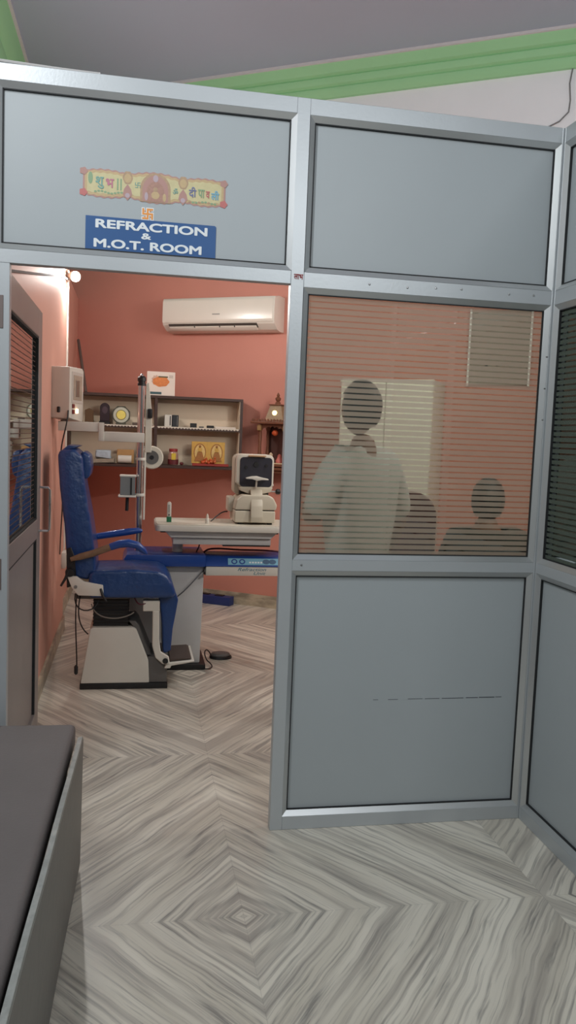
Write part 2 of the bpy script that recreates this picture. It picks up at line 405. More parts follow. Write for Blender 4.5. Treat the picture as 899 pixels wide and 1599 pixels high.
def panel(u0, u1, z0, z1, side=False, name='panel', m=PANEL):
    if not side: return MB().box(u0 - 0.01, u1 + 0.01, 0.022, 0.028, z0 - 0.01, z1 + 0.01).build(name, m, part, smooth=0)
    return MB().box(CX + 0.022, CX + 0.028, u0 - 0.01, u1 + 0.01, z0 - 0.01, z1 + 0.01).build(name, m, part_r, smooth=0)
UL = (-0.455, 0.520, 2.110, 2.612); UR = (0.607, 1.530, 2.108, 2.610)
GL = (0.607, 1.528, 1.064, 2.014); LP = (0.604, 1.528, 0.073, 0.982)
w = 0.02
frame_bar('left_post', -0.53, -0.475, 2.043, 2.687)
frame_bar('door_jamb', -0.53, -0.425, 0, 2.043)
frame_bar('main_post', 0.5385, 0.586, 0, 2.687)
frame_bar('corner_post', 1.549, 1.557, 0, 2.687); MB().box(1.557, 1.60, 0.0, 0.04, 0, 2.687).build('corner_post', ALU, part)
frame_bar('top_rail', -0.475, 0.5385, 2.632, 2.687); frame_bar('top_rail', 0.586, 1.549, 2.630, 2.687)
frame_bar('door_header', -0.475, 0.5385, 2.043, 2.090)
frame_bar('middle_rail', 0.586, 1.549, 2.034, 2.088)
frame_bar('sill_rail', 0.586, 1.549, 1.002, 1.044)
frame_bar('bottom_rail', 0.586, 1.549, 0, 0.053)
for q in (UL, UR, GL, LP): beads(*q)
panel(*UL); panel(*UR); panel(*LP)
# left bay beyond the jamb
frame_bar('top_rail', -1.10, -0.53, 2.632, 2.687); frame_bar('wall_post', -1.10, -1.06, 0, 2.632)
MB().box(-1.06, -0.53, 0.015, 0.024, 0.0, 2.632).build('panel', PANEL, part, smooth=0)
wn = bpy.data.objects.new('window_1', None); COL.objects.link(wn); struct(wn)
MB().box(GL[0] - 0.01, GL[1] + 0.01, 0.022, 0.026, GL[2] - 0.01, GL[3] + 0.01).build('striped_pane', GLASS, wn, smooth=0)
# screws along the middle rail and sill
for (sx_, sz_) in [(0.83, 2.062), (0.975, 2.060), (1.085, 2.066), (1.185, 2.069), (1.375, 2.064), (1.475, 2.066), (0.62, 1.024)]:
    MB().lathe([(0.0005, -0.0025), (0.0035, -0.002), (0.0045, 0.0)], (sx_, 0, sz_), 8, 'y').build('screw', STEEL, part)
for sz_ in (1.6, 1.72, 1.84):
    MB().lathe([(0.0005, -0.0125), (0.003, -0.012), (0.004, -0.008)], (1.5465, 0.012, sz_), 8, 'y').build('screw', STEEL, part)
# long dark scratch on the lower panel
b = MB()
for (x0, x1, z, h) in [(0.93, 0.95, 0.4965, 0.0014), (0.99, 1.03, 0.4965, 0.0014), (1.07, 1.13, 0.4975, 0.0016), (1.14, 1.20, 0.4970, 0.0018), (1.21, 1.30, 0.4970, 0.0022), (1.31, 1.36, 0.4975, 0.0026), (1.365, 1.43, 0.498, 0.003), (1.435, 1.46, 0.4985, 0.002)]:
    b.box(x0, x1, 0.0212, 0.0222, z - h / 2, z + h / 2)
b.build('scratch', mat('scratch_dark', (70, 74, 80), 0.7), part, smooth=0)
# side run comes toward the viewer from the corner
yr = [(-0.955, -0.029), (-1.95, -1.03)]
for (a0, a1) in yr:
    for (z0, z1) in ((0.073, 0.982), (1.064, 2.014), (2.108, 2.610)): beads(a0, a1, z0, z1, side=True)
    panel(a0, a1, 0.073, 0.982, True); panel(a0, a1, 2.108, 2.610, True)
for y0, y1 in ((-1.01, -0.975), (-2.02, -1.97)): frame_bar('side_post', y0, y1, 0, 2.687, True)
frame_bar('corner_strip', -0.009, 0.0, 0, 2.687, True)
for (z0, z1, nm) in ((2.630, 2.687, 'top_rail'), (2.034, 2.088, 'middle_rail'), (1.002, 1.044, 'sill_rail'), (0, 0.053, 'bottom_rail')):
    frame_bar(nm, -0.975, -0.009, z0, z1, True); frame_bar(nm, -1.97, -1.01, z0, z1, True)
wn2 = bpy.data.objects.new('window_2', None); COL.objects.link(wn2); struct(wn2)
for (a0, a1) in yr: MB().box(CX + 0.022, CX + 0.026, a0 - 0.01, a1 + 0.01, 1.054, 2.024).build('striped_pane', SGLASS, wn2, smooth=0)

# ---------------------------------------------------------------- door leaf, opened straight inward
DOORM = mat('door_aluminium', (150, 143, 140), 0.42, 0.35, 0.05, 6)
door = thing('door_1', 'aluminium framed striped glass door swung open into the refraction room', 'door', (-0.437, 0.045, 0)); door['kind'] = 'structure'
DY0, DY1, DX0, DX1 = 0.045, 1.13, -0.475, -0.437
b = MB()
b.box(DX0, DX1, DY0, DY0 + 0.06, 0.01, 2.03, 0.002, 1); b.box(DX0, DX1, DY1 - 0.12, DY1, 0.01, 2.03, 0.002, 1)
b.box(DX0, DX1, DY0 + 0.06, DY1 - 0.12, 1.905, 2.03, 0.002, 1); b.box(DX0, DX1, DY0 + 0.06, DY1 - 0.12, 0.975, 1.065, 0.002, 1); b.box(DX0, DX1, DY0 + 0.06, DY1 - 0.12, 0.01, 0.13, 0.002, 1)
b.build('frame', DOORM, door)
MB().box(-0.458, -0.453, DY0 + 0.06, DY1 - 0.12, 1.065, 1.905).build('striped_pane', DGLASS, door, smooth=0)
MB().box(-0.460, -0.452, DY0 + 0.06, DY1 - 0.12, 0.13, 0.975).build('lower_panel', mat('door_panel_grey', (140, 134, 132), 0.4), door, smooth=0)
b = MB(); g = 0.008
for (a0, a1, c0, c1) in ((DY0 + .06, DY1 - .12, 1.065, 1.065 + g), (DY0 + .06, DY1 - .12, 1.905 - g, 1.905), (DY1 - .12 - g, DY1 - .12, 1.065, 1.905), (DY1 - .12 - g, DY1 - .12, 0.13, 0.975), (DY0 + .06, DY1 - .12, 0.975 - g, 0.975)):
    b.box(-0.452, -0.440, a0, a1, c0, c1)
b.build('gasket', RUBBER, door, smooth=0)
hy = DY1 - 0.06
for sgn in (1, -1):
    x0 = DX1 if sgn > 0 else DX0; x1 = x0 + sgn * 0.05 if sgn > 0 else x0 - 0.018
    b = MB(); b.tube([(x0, hy, 1.005), (x1 - sgn * 0.008, hy, 1.005), (x1, hy, 1.015), (x1, hy, 1.20), (x1 - sgn * 0.008, hy, 1.212), (x0, hy, 1.212)], 0.006, 10)
    b.build('handle', CHROME, door)['label'] = 'chrome pull handle'
for hz in (1.88, 0.98):
    MB().box(-0.515, -0.445, -0.003, 0.0, hz - 0.055, hz + 0.055, 0.001, 1).build('hinge', mat('hinge_bronze', (120, 108, 104), 0.5, 0.3), part)
    for k in (-0.035, 0.0, 0.035): MB().lathe([(0.0005, -0.0065), (0.005, -0.006), (0.006, -0.003)], (-0.47, 0, hz + k), 8, 'y').build('screw', STEEL, part)

# ---------------------------------------------------------------- signs on the upper panel
YP = 0.0218
sg = thing('room_sign', 'blue sign reading REFRACTION & M.O.T. ROOM on panel over doorway', 'sign', (0.043, YP, 2.110))
MB().prism([(-0.181, 2.111), (0.267, 2.111), (0.267, 2.222), (0.262, 2.226), (-0.181, 2.226)], YP - 0.002, YP, 'y').build('plate', mat('sign_blue', (34, 84, 140), 0.45), sg, smooth=0)
LW = mat('sign_white', (225, 230, 232), 0.6)
text('lettering', 'REFRACTION', (-0.148, 0.237, 2.187, 2.217), YP - 0.002, LW, sg, 0.035)
text('lettering', '&', (0.008, 0.042, 2.160, 2.181), YP - 0.002, LW, sg, 0.03)
text('lettering', 'M.O.T. ROOM', (-0.153, 0.218, 2.122, 2.152), YP - 0.002, LW, sg, 0.035)

def flat(poly, y0, y1, nm, m, par): return MB().prism(poly, y0, y1, 'y').build(nm, m, par, smooth=0)
ban = thing('festival_banner', 'ornate yellow and pink Diwali banner sticker with Hindi greeting above blue sign', 'sticker', (0.05, YP, 2.28))
def wavy(x0, x1, fz, n=90, amp=0.0016, k=38):
    return [(x0 + (x1 - x0) * i / n, fz(x0 + (x1 - x0) * i / n) + amp * math.sin(k * i / n * 2 * PI / 2)) for i in range(n + 1)]
bx0, bx1 = -0.192, 0.296
def env(x):   # half height of the banner along its length
    t = (x - bx0) / (bx1 - bx0)
    h = 0.040 + 0.008 * math.sin(PI * ((t - 0.0) / 0.30)) if t < 0.30 else (0.038 + 0.014 * math.sin(PI * (t - 0.30) / 0.40) if t < 0.70 else 0.040 + 0.008 * math.sin(PI * (t - 0.70) / 0.30))
    return h
def cz(x): return 2.3365 - 0.001 * (x - 0.05)
def banner_poly(sc, inset):
    top = wavy(bx0 + inset, bx1 - inset, lambda x: cz(x) + env(x) * sc - inset * 0.4, amp=0.0018 * sc)
    bot = wavy(bx0 + inset, bx1 - inset, lambda x: cz(x) - env(x) * sc + inset * 0.4, amp=0.0018 * sc)
    return top + bot[::-1]
S_PK = mat('sticker_rose', (178, 120, 112), 0.5); S_YE = mat('sticker_cream_yellow', (214, 200, 140), 0.5, 0, 0.12, 60); S_BR = mat('sticker_brown', (176, 136, 100), 0.5, 0, 0.2, 90)
S_TAN = mat('sticker_tan', (200, 164, 110), 0.5, 0, 0.12, 80); S_GR = mat('sticker_green', (120, 158, 112), 0.5); S_TE = mat('sticker_teal', (96, 160, 150), 0.5); S_MA = mat('sticker_magenta', (196, 96, 130), 0.5)
S_BL = mat('sticker_blue', (82, 92, 150), 0.5); S_CY = mat('sticker_cyan', (92, 168, 206), 0.5); S_RE = mat('sticker_red', (196, 84, 84), 0.5); S_LI = mat('sticker_lilac', (186, 160, 176), 0.5)
def ell(cx, czz, rx, rz, n=20, wob=0.0, k=8): return [(cx + rx * (1 + wob * math.cos(k * a)) * math.cos(a), czz + rz * (1 + wob * math.cos(k * a)) * math.sin(a)) for a in [2 * PI * i / n for i in range(n)]]
flat(banner_poly(1.0, 0.0), YP - 0.0008, YP, 'border', S_PK, ban)
flat(banner_poly(0.95, 0.006), YP - 0.0012, YP, 'border_band', S_TAN, ban)
flat(banner_poly(0.84, 0.014), YP - 0.0016, YP, 'field', S_YE, ban)
for sx_ in (-0.19, 0.29):
    for sz_ in (-0.034, 0.036):
        flat(ell(sx_, cz(sx_) + sz_, 0.013, 0.012, 30, 0.1, 5), YP - 0.0020, YP, 'flower', S_RE if sz_ < 0 else S_PK, ban)
for cx_ in (-0.042, 0.148):
    flat(ell(cx_, cz(cx_) + 0.026, 0.017, 0.022, 24, 0.05, 6), YP - 0.0020, YP, 'pot', S_BR, ban); flat(ell(cx_, cz(cx_) + 0.024, 0.012, 0.015), YP - 0.0024, YP, 'pot_band', S_TAN, ban)
    flat([(cx_ - 0.012, cz(0) - 0.012), (cx_, cz(0) + 0.005), (cx_ + 0.012, cz(0) - 0.012), (cx_ + 0.016, cz(0) - 0.03), (cx_, cz(0) - 0.05), (cx_ - 0.016, cz(0) - 0.03)], YP - 0.0020, YP, 'lotus', S_PK, ban)
    flat(ell(cx_, cz(cx_) - 0.033, 0.008, 0.008), YP - 0.0024, YP, 'lotus_heart', S_LI, ban)
# central arch with a plain seated silhouette
def arch(cx, z0, wd, h, n=14): return [(cx - wd, z0)] + [(cx - wd * math.cos(PI * i / n), z0 + h * 0.45 + h * 0.55 * math.sin(PI * i / n)) for i in range(n + 1)] + [(cx + wd, z0)]
flat(arch(0.053, 2.288, 0.052, 0.098), YP - 0.0020, YP, 'arch', S_BR, ban)
flat(arch(0.053, 2.290, 0.044, 0.088), YP - 0.0024, YP, 'arch_band', S_PK, ban)
flat(arch(0.053, 2.292, 0.030, 0.066), YP - 0.0028, YP, 'niche', mat('sticker_maroon', (168, 112, 96), 0.5, 0, 0.25, 120), ban)
flat(ell(0.053, 2.312, 0.014, 0.013), YP - 0.0032, YP, 'motif', S_TAN, ban); flat(ell(0.053, 2.331, 0.008, 0.008), YP - 0.0034, YP, 'motif', S_BR, ban)
flat(ell(0.053, 2.368, 0.009, 0.012), YP - 0.0030, YP, 'motif', S_LI, ban)
for dx_ in (-0.031, 0.031): flat(ell(0.053 + dx_, 2.306, 0.006, 0.014), YP - 0.0030, YP, 'motif', S_LI if dx_ < 0 else S_TAN, ban)
text('lettering', 'शु', (-0.150, -0.122, 2.318, 2.358), YP - 0.002, S_TE, ban, 0.02)
text('lettering', 'भ', (-0.116, -0.088, 2.324, 2.354), YP - 0.002, S_MA, ban, 0.02)
for k in (0, 1): flat([(-0.078 + k * .011, 2.318), (-0.073 + k * .011, 2.318), (-0.073 + k * .011, 2.357), (-0.078 + k * .011, 2.357)], YP - 0.0022, YP, 'bar', S_GR, ban)
text('lettering', 'दी', (0.168, 0.194, 2.316, 2.352), YP - 0.002, S_BL, ban, 0.02)
text('lettering', 'पा', (0.200, 0.223, 2.318, 2.346), YP - 0.002, S_GR, ban, 0.02)
text('lettering', 'व', (0.227, 0.241, 2.318, 2.342), YP - 0.002, S_RE, ban, 0.02)
text('lettering', 'ली', (0.246, 0.274, 2.314, 2.346), YP - 0.002, S_CY, ban, 0.03)
text('lettering', 'ॐ', (0.112, 0.130, 2.322, 2.342), YP - 0.002, S_TE, ban, 0.01)
for k in range(9):
    flat(ell(-0.15 + k * 0.011, 2.308 + 0.003 * math.sin(k), 0.005, 0.0035, 10), YP - 0.0022, YP, 'leaf', S_GR, ban)
    flat(ell(0.172 + k * 0.011, 2.302 - 0.002 * math.sin(k), 0.005, 0.0035, 10), YP - 0.0022, YP, 'leaf', S_GR if k % 3 else S_BR, ban)
flat(ell(-0.167, 2.352, 0.008, 0.02), YP - 0.0022, YP, 'leaf', S_GR, ban)
def swastik(cx, cz_, r, t, y, nm, m, par, grow=0.0):
    h, g = t / 2 + grow, grow; R2 = r + g; i = r - t - g
    q = [(h, h), (h, i), (R2, i), (R2, R2), (-h, R2)]      # one quarter, turned four times
    q = [(-h, h), (-h, R2), (R2, R2), (R2, i), (h, i)]
    poly = []
    for k in range(4):
        c, s_ = [(1, 0), (0, -1), (-1, 0), (0, 1)][k]
        poly += [(cx + x * c - z * s_, cz_ + x * s_ + z * c) for x, z in q]
    return MB().prism(poly, y - 0.0008, YP, 'y').build(nm, m, par, smooth=0)
swastik(-0.008, 2.341, 0.009, 0.002, YP - 0.002, 'motif', S_TE, ban)
sw = thing('swastika_sticker', 'small orange Hindu auspicious swastika sticker between banner and blue sign', 'sticker', (0.028, YP, 2.222))
swastik(0.028, 2.2475, 0.0185, 0.0062, YP, 'white_outline', LW, sw, 0.0028)
swastik(0.028, 2.2475, 0.0185, 0.0062, YP - 0.001, 'emblem', mat('sticker_orange', (228, 150, 72), 0.5), sw)
for dx_ in (-1, 1):
    for dz_ in (-1, 1): flat(ell(0.028 + dx_ * 0.0095, 2.2475 + dz_ * 0.0095, 0.0022, 0.0022, 10), YP - 0.0024, YP, 'dot', MATS['sticker_orange'], sw)
lb = thing('post_sticker', 'tiny dark red Hindi word stuck on the main aluminium post', 'sticker', (0.566, 0, 2.058))
text('lettering', 'लाभ', (0.549, 0.583, 2.060, 2.079), 0.0, mat('dark_red_ink', (130, 32, 36), 0.6), lb, 0.03)
for o_ in [c for c in lb.children]: o_.location.y -= 0.0

# ---------------------------------------------------------------- cables near the ceiling
CABLEW = mat('white_cable_sheath', (188, 186, 184), 0.5)
b = MB(); b.tube(bez((-1.0, 0.012, 2.695), (-0.7, 0.004, 2.712), (-0.42, 0.02, 2.692), (-0.14, 0.018, 2.692), 20), 0.006, 8)
tag(b.build('cable', CABLEW), 'white cable lying along the top rail over the doorway', 'cable')
def onwall(x, z, off=0.012): return (x - math.sin(TH) * off, wall_y(x) - math.cos(TH) * off, z)
b = MB(); pts = [onwall(3.06, 4.25), onwall(3.045, 4.12), onwall(3.055, 4.0), onwall(3.05, 3.92), onwall(3.0, 3.86), onwall(2.94, 3.83), onwall(2.86, 3.81), onwall(2.7, 3.80)]
b.tube(pts, 0.005, 8); tag(b.build('cable', mat('grey_cable', (120, 120, 122), 0.6)), 'thin grey cable curling down the white wall below the green cornice', 'cable')

# ================================================================ FOREGROUND BENCH
bn = thing('padded_bench', 'low bench with worn dark grey padded top and silver side panel', 'bench', (-0.5, -1.2, 0))
SEAT = mat('worn_grey_upholstery', (104, 98, 97), 0.62, 0, 0.16, 5, 0.12, 140)
b = MB(); b.box(-0.88, -0.178, -2.3, -0.10, 0.395, 0.475, 0.022, 4); b.build('cushion', SEAT, bn)
MB().box(-0.87, -0.20, -2.28, -0.12, 0.33, 0.405).build('bench_frame', BLACK, bn, smooth=0)
# silver panel leaning slightly off the cushion, lip bent over on top, gently wavy
bm = bmesh.new(); NN = 40; rows = []
for i in range(NN + 1):
    y = -0.20 - 2.1 * i / NN
    x = -0.144 - 0.010 * (i / NN) + 0.0006 * math.sin(i * 0.5)
    zt = 0.462 + 0.0006 * math.sin(i * 0.7)
    rows.append([bm.verts.new(q) for q in ((x - 0.004, y, 0.02), (x, y, zt - 0.01), (x - 0.002, y, zt), (x - 0.017, y, zt - 0.004), (x - 0.019, y, zt - 0.014), (x - 0.012, y, zt - 0.016), (x - 0.014, y, 0.02))])
for i in range(NN):
    for k in range(7): bm.faces.new((rows[i][k], rows[i][(k + 1) % 7], rows[i + 1][(k + 1) % 7], rows[i + 1][k]))
bm.faces.new(rows[0]); bm.faces.new(rows[-1][::-1])
bm2 = bmesh.new(); r2 = []
for i in range(NN + 1):
    y = -0.20 - 2.1 * i / NN; x = -0.144 - 0.010 * (i / NN) + 0.0006 * math.sin(i * 0.5); zt = 0.4625 + 0.0006 * math.sin(i * 0.7)
    r2.append([bm2.verts.new(q) for q in ((x - 0.001, y, zt - 0.004), (x - 0.0035, y, zt + 0.0025), (x - 0.018, y, zt - 0.001 + 0.0006 * math.sin(i * 1.1)), (x - 0.019, y, zt - 0.010))])
for i in range(NN):
    for k in range(4): bm2.faces.new((r2[i][k], r2[i][(k + 1) % 4], r2[i + 1][(k + 1) % 4], r2[i + 1][k]))
bm2.faces.new(r2[0]); bm2.faces.new(r2[-1][::-1])
b = MB(); b.bm = bm2; b.build('edge_trim', mat('crinkled_silver', (176, 178, 174), 0.38, 0.35, 0.3, 26, 0.5, 24), bn, smooth=30)['label'] = 'crinkled pale silver edge strip'
b = MB(); b.bm = bm; b.build('side_panel', mat('silver_sheet', (122, 121, 118), 0.45, 0.4, 0.10, 22, 0.12, 18), bn, smooth=40)['label'] = 'silver sheet side panel'
for (x, y) in ((-0.84, -0.16), (-0.22, -0.16), (-0.84, -2.22), (-0.22, -2.22)): MB().box(x - 0.02, x + 0.02, y - 0.02, y + 0.02, 0, 0.33, 0.002, 1).build('leg', BLACK, bn)

bn.matrix_basis = Matrix.Translation((-0.1785, -0.13, 0)) @ Matrix.Rotation(-math.radians(1.7), 4, 'Z') @ Matrix.Translation((0.1785, 0.13, 0)) @ bn.matrix_basis
# ================================================================ REFRACTION UNIT
un = thing('refraction_unit', 'white and blue refraction unit with pole, instrument table and swing arm', 'medical stand', (0.2, 2.35, 0))
MB().box(0.05, 0.475, 2.16, 2.52, 0.0, 0.035, 0.006).build('base_plate', BLACK, un)
b = MB(); b.prism([(-0.01, 0.035), (0.44, 0.035), (0.452, 0.67), (-0.035, 0.67)], 2.20, 2.50, 'y', 0.008, 2); b.build('pedestal', LGREY, un)
b = MB(); b.prism([(-0.055, 0.662), (0.455, 0.662), (0.455, 0.735), (-0.03, 0.735), (-0.055, 0.695)], 2.15, 2.54, 'y', 0.006, 2); b.build('blue_worktop', BLUEP, un)
# swing control arm
b = MB(); b.box(0.460, 1.06, 2.175, 2.44, 0.603, 0.662, 0.006); ca = b.build('control_arm', WHITE, un)
b = MB(); b.prism([(2.170, 0.662), (2.45, 0.662), (2.45, 0.722), (2.205, 0.722)], 0.456, 1.06, 'x', 0.003, 1); cp = b.build('control_panel', BLUEP, un)
# sloped keypad strip: lies on the slanted front
def slope_pt(x, t, lift=0.001):   # t 0..1 up the slope
    y = 2.170 + 0.035 * t; z = 0.662 + 0.060 * t; n = Vector((0, -0.060, 0.035)).normalized()
    return (x, y + n.y * lift, z + n.z * lift)
def slope_patch(poly, nm, m, lift=0.0015):
    bm = bmesh.new(); A = [bm.verts.new(slope_pt(x, t, lift)) for x, t in poly]; B = [bm.verts.new(slope_pt(x, t, -0.001)) for x, t in poly]
    bm.faces.new(A); bm.faces.new(B[::-1]); n = len(poly)
    for i in range(n): bm.faces.new((A[i], B[i], B[(i + 1) % n], A[(i + 1) % n]))
    q = MB(); q.bm = bm; return q.build(nm, m, cp, smooth=0)
CYP = mat('keypad_cyan', (110, 170, 196), 0.4)
slope_patch([(0.60, 0.18), (0.925, 0.18), (0.925, 0.82), (0.60, 0.82)], 'keypad', CYP)
for cx_ in (0.64, 0.69):
    slope_patch([(cx_ + 0.02 * math.cos(a), 0.5 + 0.26 * math.sin(a)) for a in [2 * PI * i / 16 for i in range(16)]], 'button_ring', BLUEP, 0.002)
    slope_patch([(cx_ + 0.011 * math.cos(a), 0.5 + 0.14 * math.sin(a)) for a in [2 * PI * i / 16 for i in range(16)]], 'button', CYP, 0.0026)
for k in range(5): slope_patch([(0.735 + k * 0.018, 0.35), (0.747 + k * 0.018, 0.35), (0.747 + k * 0.018, 0.5), (0.735 + k * 0.018, 0.5)], 'key_mark', mat('key_white', (220, 230, 232), 0.5), 0.002)
for cx_ in (0.845, 0.885): slope_patch([(cx_ + 0.024 * math.cos(a), 0.5 + 0.24 * math.sin(a)) for a in [2 * PI * i / 16 for i in range(16)]], 'button_ring', mat('key_teal', (60, 96, 130), 0.5), 0.002)
TEAL = mat('teal_print', (52, 112, 130), 0.6)
text('lettering', 'Refraction', (0.662, 0.845, 0.635, 0.655), 2.175, TEAL, ca, 0.0, 0.3)
text('lettering', 'Unit', (0.765, 0.842, 0.611, 0.629), 2.175, TEAL, ca, 0.0, 0.3)
b = MB(); b.tube(bez((0.46, 2.35, 0.724), (0.48, 2.32, 0.775), (0.60, 2.3, 0.752), (0.72, 2.3, 0.752), 10) + bez((0.72, 2.3, 0.752), (0.85, 2.3, 0.752), (0.95, 2.31, 0.748), (1.02, 2.33, 0.726), 10)[1:], 0.006, 8)
b.build('cable', mat('maroon_cable', (84, 28, 44), 0.5), un)
b = MB(); b.tube(bez((0.455, 2.19, 0.64), (0.40, 2.15, 0.60), (0.34, 2.16, 0.50), (0.25, 2.19, 0.44), 12), 0.004, 8); b.build('cable', mat('grey_cord', (96, 98, 102), 0.5), un)
b = MB(); b.tube(bez((0.46, 2.22, 0.67), (0.445, 2.14, 0.64), (0.452, 2.14, 0.60), (0.458, 2.2, 0.62), 8), 0.006, 8); b.build('cable', BLACK, un)
b = MB(); b.tube(bez((0.43, 2.32, 0.80), (0.425, 2.3, 0.76), (0.41, 2.3, 0.75), (0.41, 2.32, 0.735), 8), 0.004, 8); b.build('cable', BLACK, un)
# instrument table
b = MB(); b.lathe([(0.034, 0.735), (0.034, 0.815)], (0.287, 2.32, 0), 24); b.build('table_column', WHITE, un)
b = MB(); b.prism(rrect(0.138, 1.02, 2.10, 2.52, 0.03), 0.888, 0.926, 'z', 0.006, 2)
tt = b.build('instrument_table', WHITE, un)
b = MB(); b.prism(rrect(0.145, 1.012, 2.107, 2.513, 0.028), 0.926, 0.9315, 'z', 0.0015, 1); b.build('table_mat', WHITE2, tt)
b = MB(); b.prism([(0.235, 0.845), (0.86, 0.845), (0.905, 0.888), (0.195, 0.888)], 2.14, 2.48, 'y', 0.003, 1); b.build('slide_upper', LGREY, tt)
b = MB(); b.box(0.250, 0.865, 2.16, 2.46, 0.802, 0.842, 0.004); b.build('slide_lower', LGREY, tt)
MB().box(0.56, 0.86, 2.155, 2.3, 0.794, 0.803).build('slide_strip', BLACK, tt, smooth=0)
for kx in (0.17, 0.87): MB().box(kx, kx + 0.04, 2.16, 2.2, 0.874, 0.888, 0.002, 1).build('clamp', BLACK, tt)
# pole
px_, py_ = 0.038, 2.32
b = MB(); b.lathe([(0.021, 0.735), (0.021, 1.79)], (px_, py_, 0), 24); pole = b.build('pole', CHROME, un)
MB().lathe([(0.026, 1.775), (0.026, 1.79), (0.022, 1.792), (0.022, 1.802), (0.027, 1.804), (0.026, 1.825), (0.018, 1.835)], (px_, py_, 0), 20).build('pole_cap', BLACK, un)
MB().lathe([(0.012, 1.834), (0.012, 1.842), (0.006, 1.848)], (px_, py_, 0), 14).build('pole_tip', CHROME, un)
for zc in (1.318, 1.092): MB().lathe([(0.030, zc - 0.008), (0.032, zc), (0.030, zc + 0.008)], (px_ + 0.004, py_, 0), 20).build('collar', WHITE, un)
# projector arm in two stepped lengths
b = MB(); b.box(-0.46, -0.185, 2.27, 2.33, 1.478, 1.536, 0.004); b.build('projector_arm', WHITE, un)
b = MB(); b.box(-0.218, -0.185, 2.265, 2.335, 1.422, 1.536, 0.004); b.build('arm_joint', WHITE, un)
b = MB(); b.box(-0.218, 0.062, 2.28, 2.345, 1.422, 1.482, 0.005); b.build('lower_arm', WHITE, un)
# tall slim rail with knob and wheel (counterweight of the phoropter arm)
b = MB(); b.prism([(0.066, 1.79), (0.084, 1.80), (0.106, 1.60), (0.108, 1.36), (0.066, 1.36)], 2.345, 2.370, 'y', 0.003, 1); rl = b.build('counterweight_rail', WHITE2, un)
b = MB(); b.box(0.064, 0.076, 2.345, 2.365, 0.93, 1.36, 0.002, 1); b.build('thin_rail', WHITE, un)
MB().box(0.078, 0.108, 2.325, 2.35, 1.575, 1.635, 0.008).build('knob', BLACK, un)
wx, wz = 0.112, 1.328
b = MB(); b.lathe([(0.030, 0.0), (0.068, 0.0), (0.074, 0.008), (0.074, 0.028), (0.066, 0.034), (0.030, 0.034)], (wx, 2.38, wz), 28, 'y'); wh = b.build('wheel', WHITE2, un)
MB().lathe([(0.044, -0.004), (0.044, 0.003)], (wx, 2.38, wz), 24, 'y').build('wheel_face', MGREY, wh)
MB().lathe([(0.012, -0.010), (0.014, -0.003)], (wx, 2.38, wz), 20, 'y').build('wheel_hub', BLACK, wh)
MB().lathe([(0.050, -0.006), (0.058, -0.006), (0.060, 0.0)], (wx, 2.300, wz), 24, 'y').build('wheel_rim', WHITE, wh) if False else None
# near-vision lamp box held on the pole
MB().box(-0.085, 0.018, 2.26, 2.36, 1.205, 1.217, 0.003, 1).build('lamp_top_plate', WHITE, un); MB().box(-0.092, 0.018, 2.255, 2.365, 1.078, 1.090, 0.003, 1).build('lamp_base_plate', WHITE, un)
MB().box(-0.080, 0.012, 2.268, 2.352, 1.090, 1.205).build('lamp_body', STEEL, un)
MB().box(-0.018, -0.008, 2.262, 2.270, 1.095, 1.20).build('slit', BLACK, un)
MB().tube([(-0.035, 2.31, 1.078), (-0.037, 2.31, 0.99)], 0.011, 12).build('grip', BLACK, un)

# eye test projector resting on the arm end
pr = thing('chart_projector', 'white wall-side eye chart projector box with lit button', 'medical device', (-0.428, 2.33, 1.536), -math.radians(16))
def lb_(b, nm, m, par=pr): return b.build(nm, m, par, world=False)
MBx = MB(); MBx.prism([(-0.12, 0.02), (0.10, 0.0), (0.125, 0.012), (0.125, 0.315), (0.10, 0.33), (-0.12, 0.325)], -0.045, 0.075, 'x', 0.005, 2)
lb_(MBx, 'housing', WHITE)
lb_(MB().box(0.070, 0.079, -0.085, 0.100, 0.11, 0.30, 0.002, 1), 'bezel', mat('bezel_white', (196, 188, 180), 0.4))
lb_(MB().box(0.075, 0.082, -0.065, 0.080, 0.13, 0.28, 0.002, 1), 'screen', mat('dull_screen', (168, 156, 140), 0.2, 0, 0.2, 30))
lb_(MB().box(0.078, 0.084, -0.03, 0.03, 0.15, 0.25, 0.002, 1), 'screen_mark', mat('dull_chart', (120, 104, 92), 0.3))
RB = mat('red_button', (120, 30, 26), 0.4)
for zz in (0.045, 0.08): lb_(MB().box(0.074, 0.083, -0.075, -0.045, zz, zz + 0.025, 0.002, 1), 'button', RB)
lb_(MB().box(0.074, 0.084, -0.01, 0.016, 0.05, 0.078, 0.003, 1), 'indicator', mat('lit_indicator', (255, 214, 170), 0.4, emit=(255, 200, 150), estr=6.0))
lb_(MB().box(0.0, 0.018, -0.128, -0.110, 0.05, 0.085, 0.003, 1), 'socket', BLACK)
lb_(MB().lathe([(0.022, -0.001), (0.022, 0.006)], (0.0, 0.0, 0.0), 14), 'foot', MGREY)
b = MB(); b.tube(bez((-0.395, 2.195, 1.60), (-0.40, 2.16, 1.45), (-0.455, 2.2, 1.40), (-0.43, 2.24, 1.22), 10) + bez((-0.43, 2.24, 1.22), (-0.42, 2.3, 1.0), (-0.455, 2.5, 0.9), (-0.49, 2.9, 0.62), 10)[1:], 0.004, 8)
b.build('power_cord', BLACK, pr)

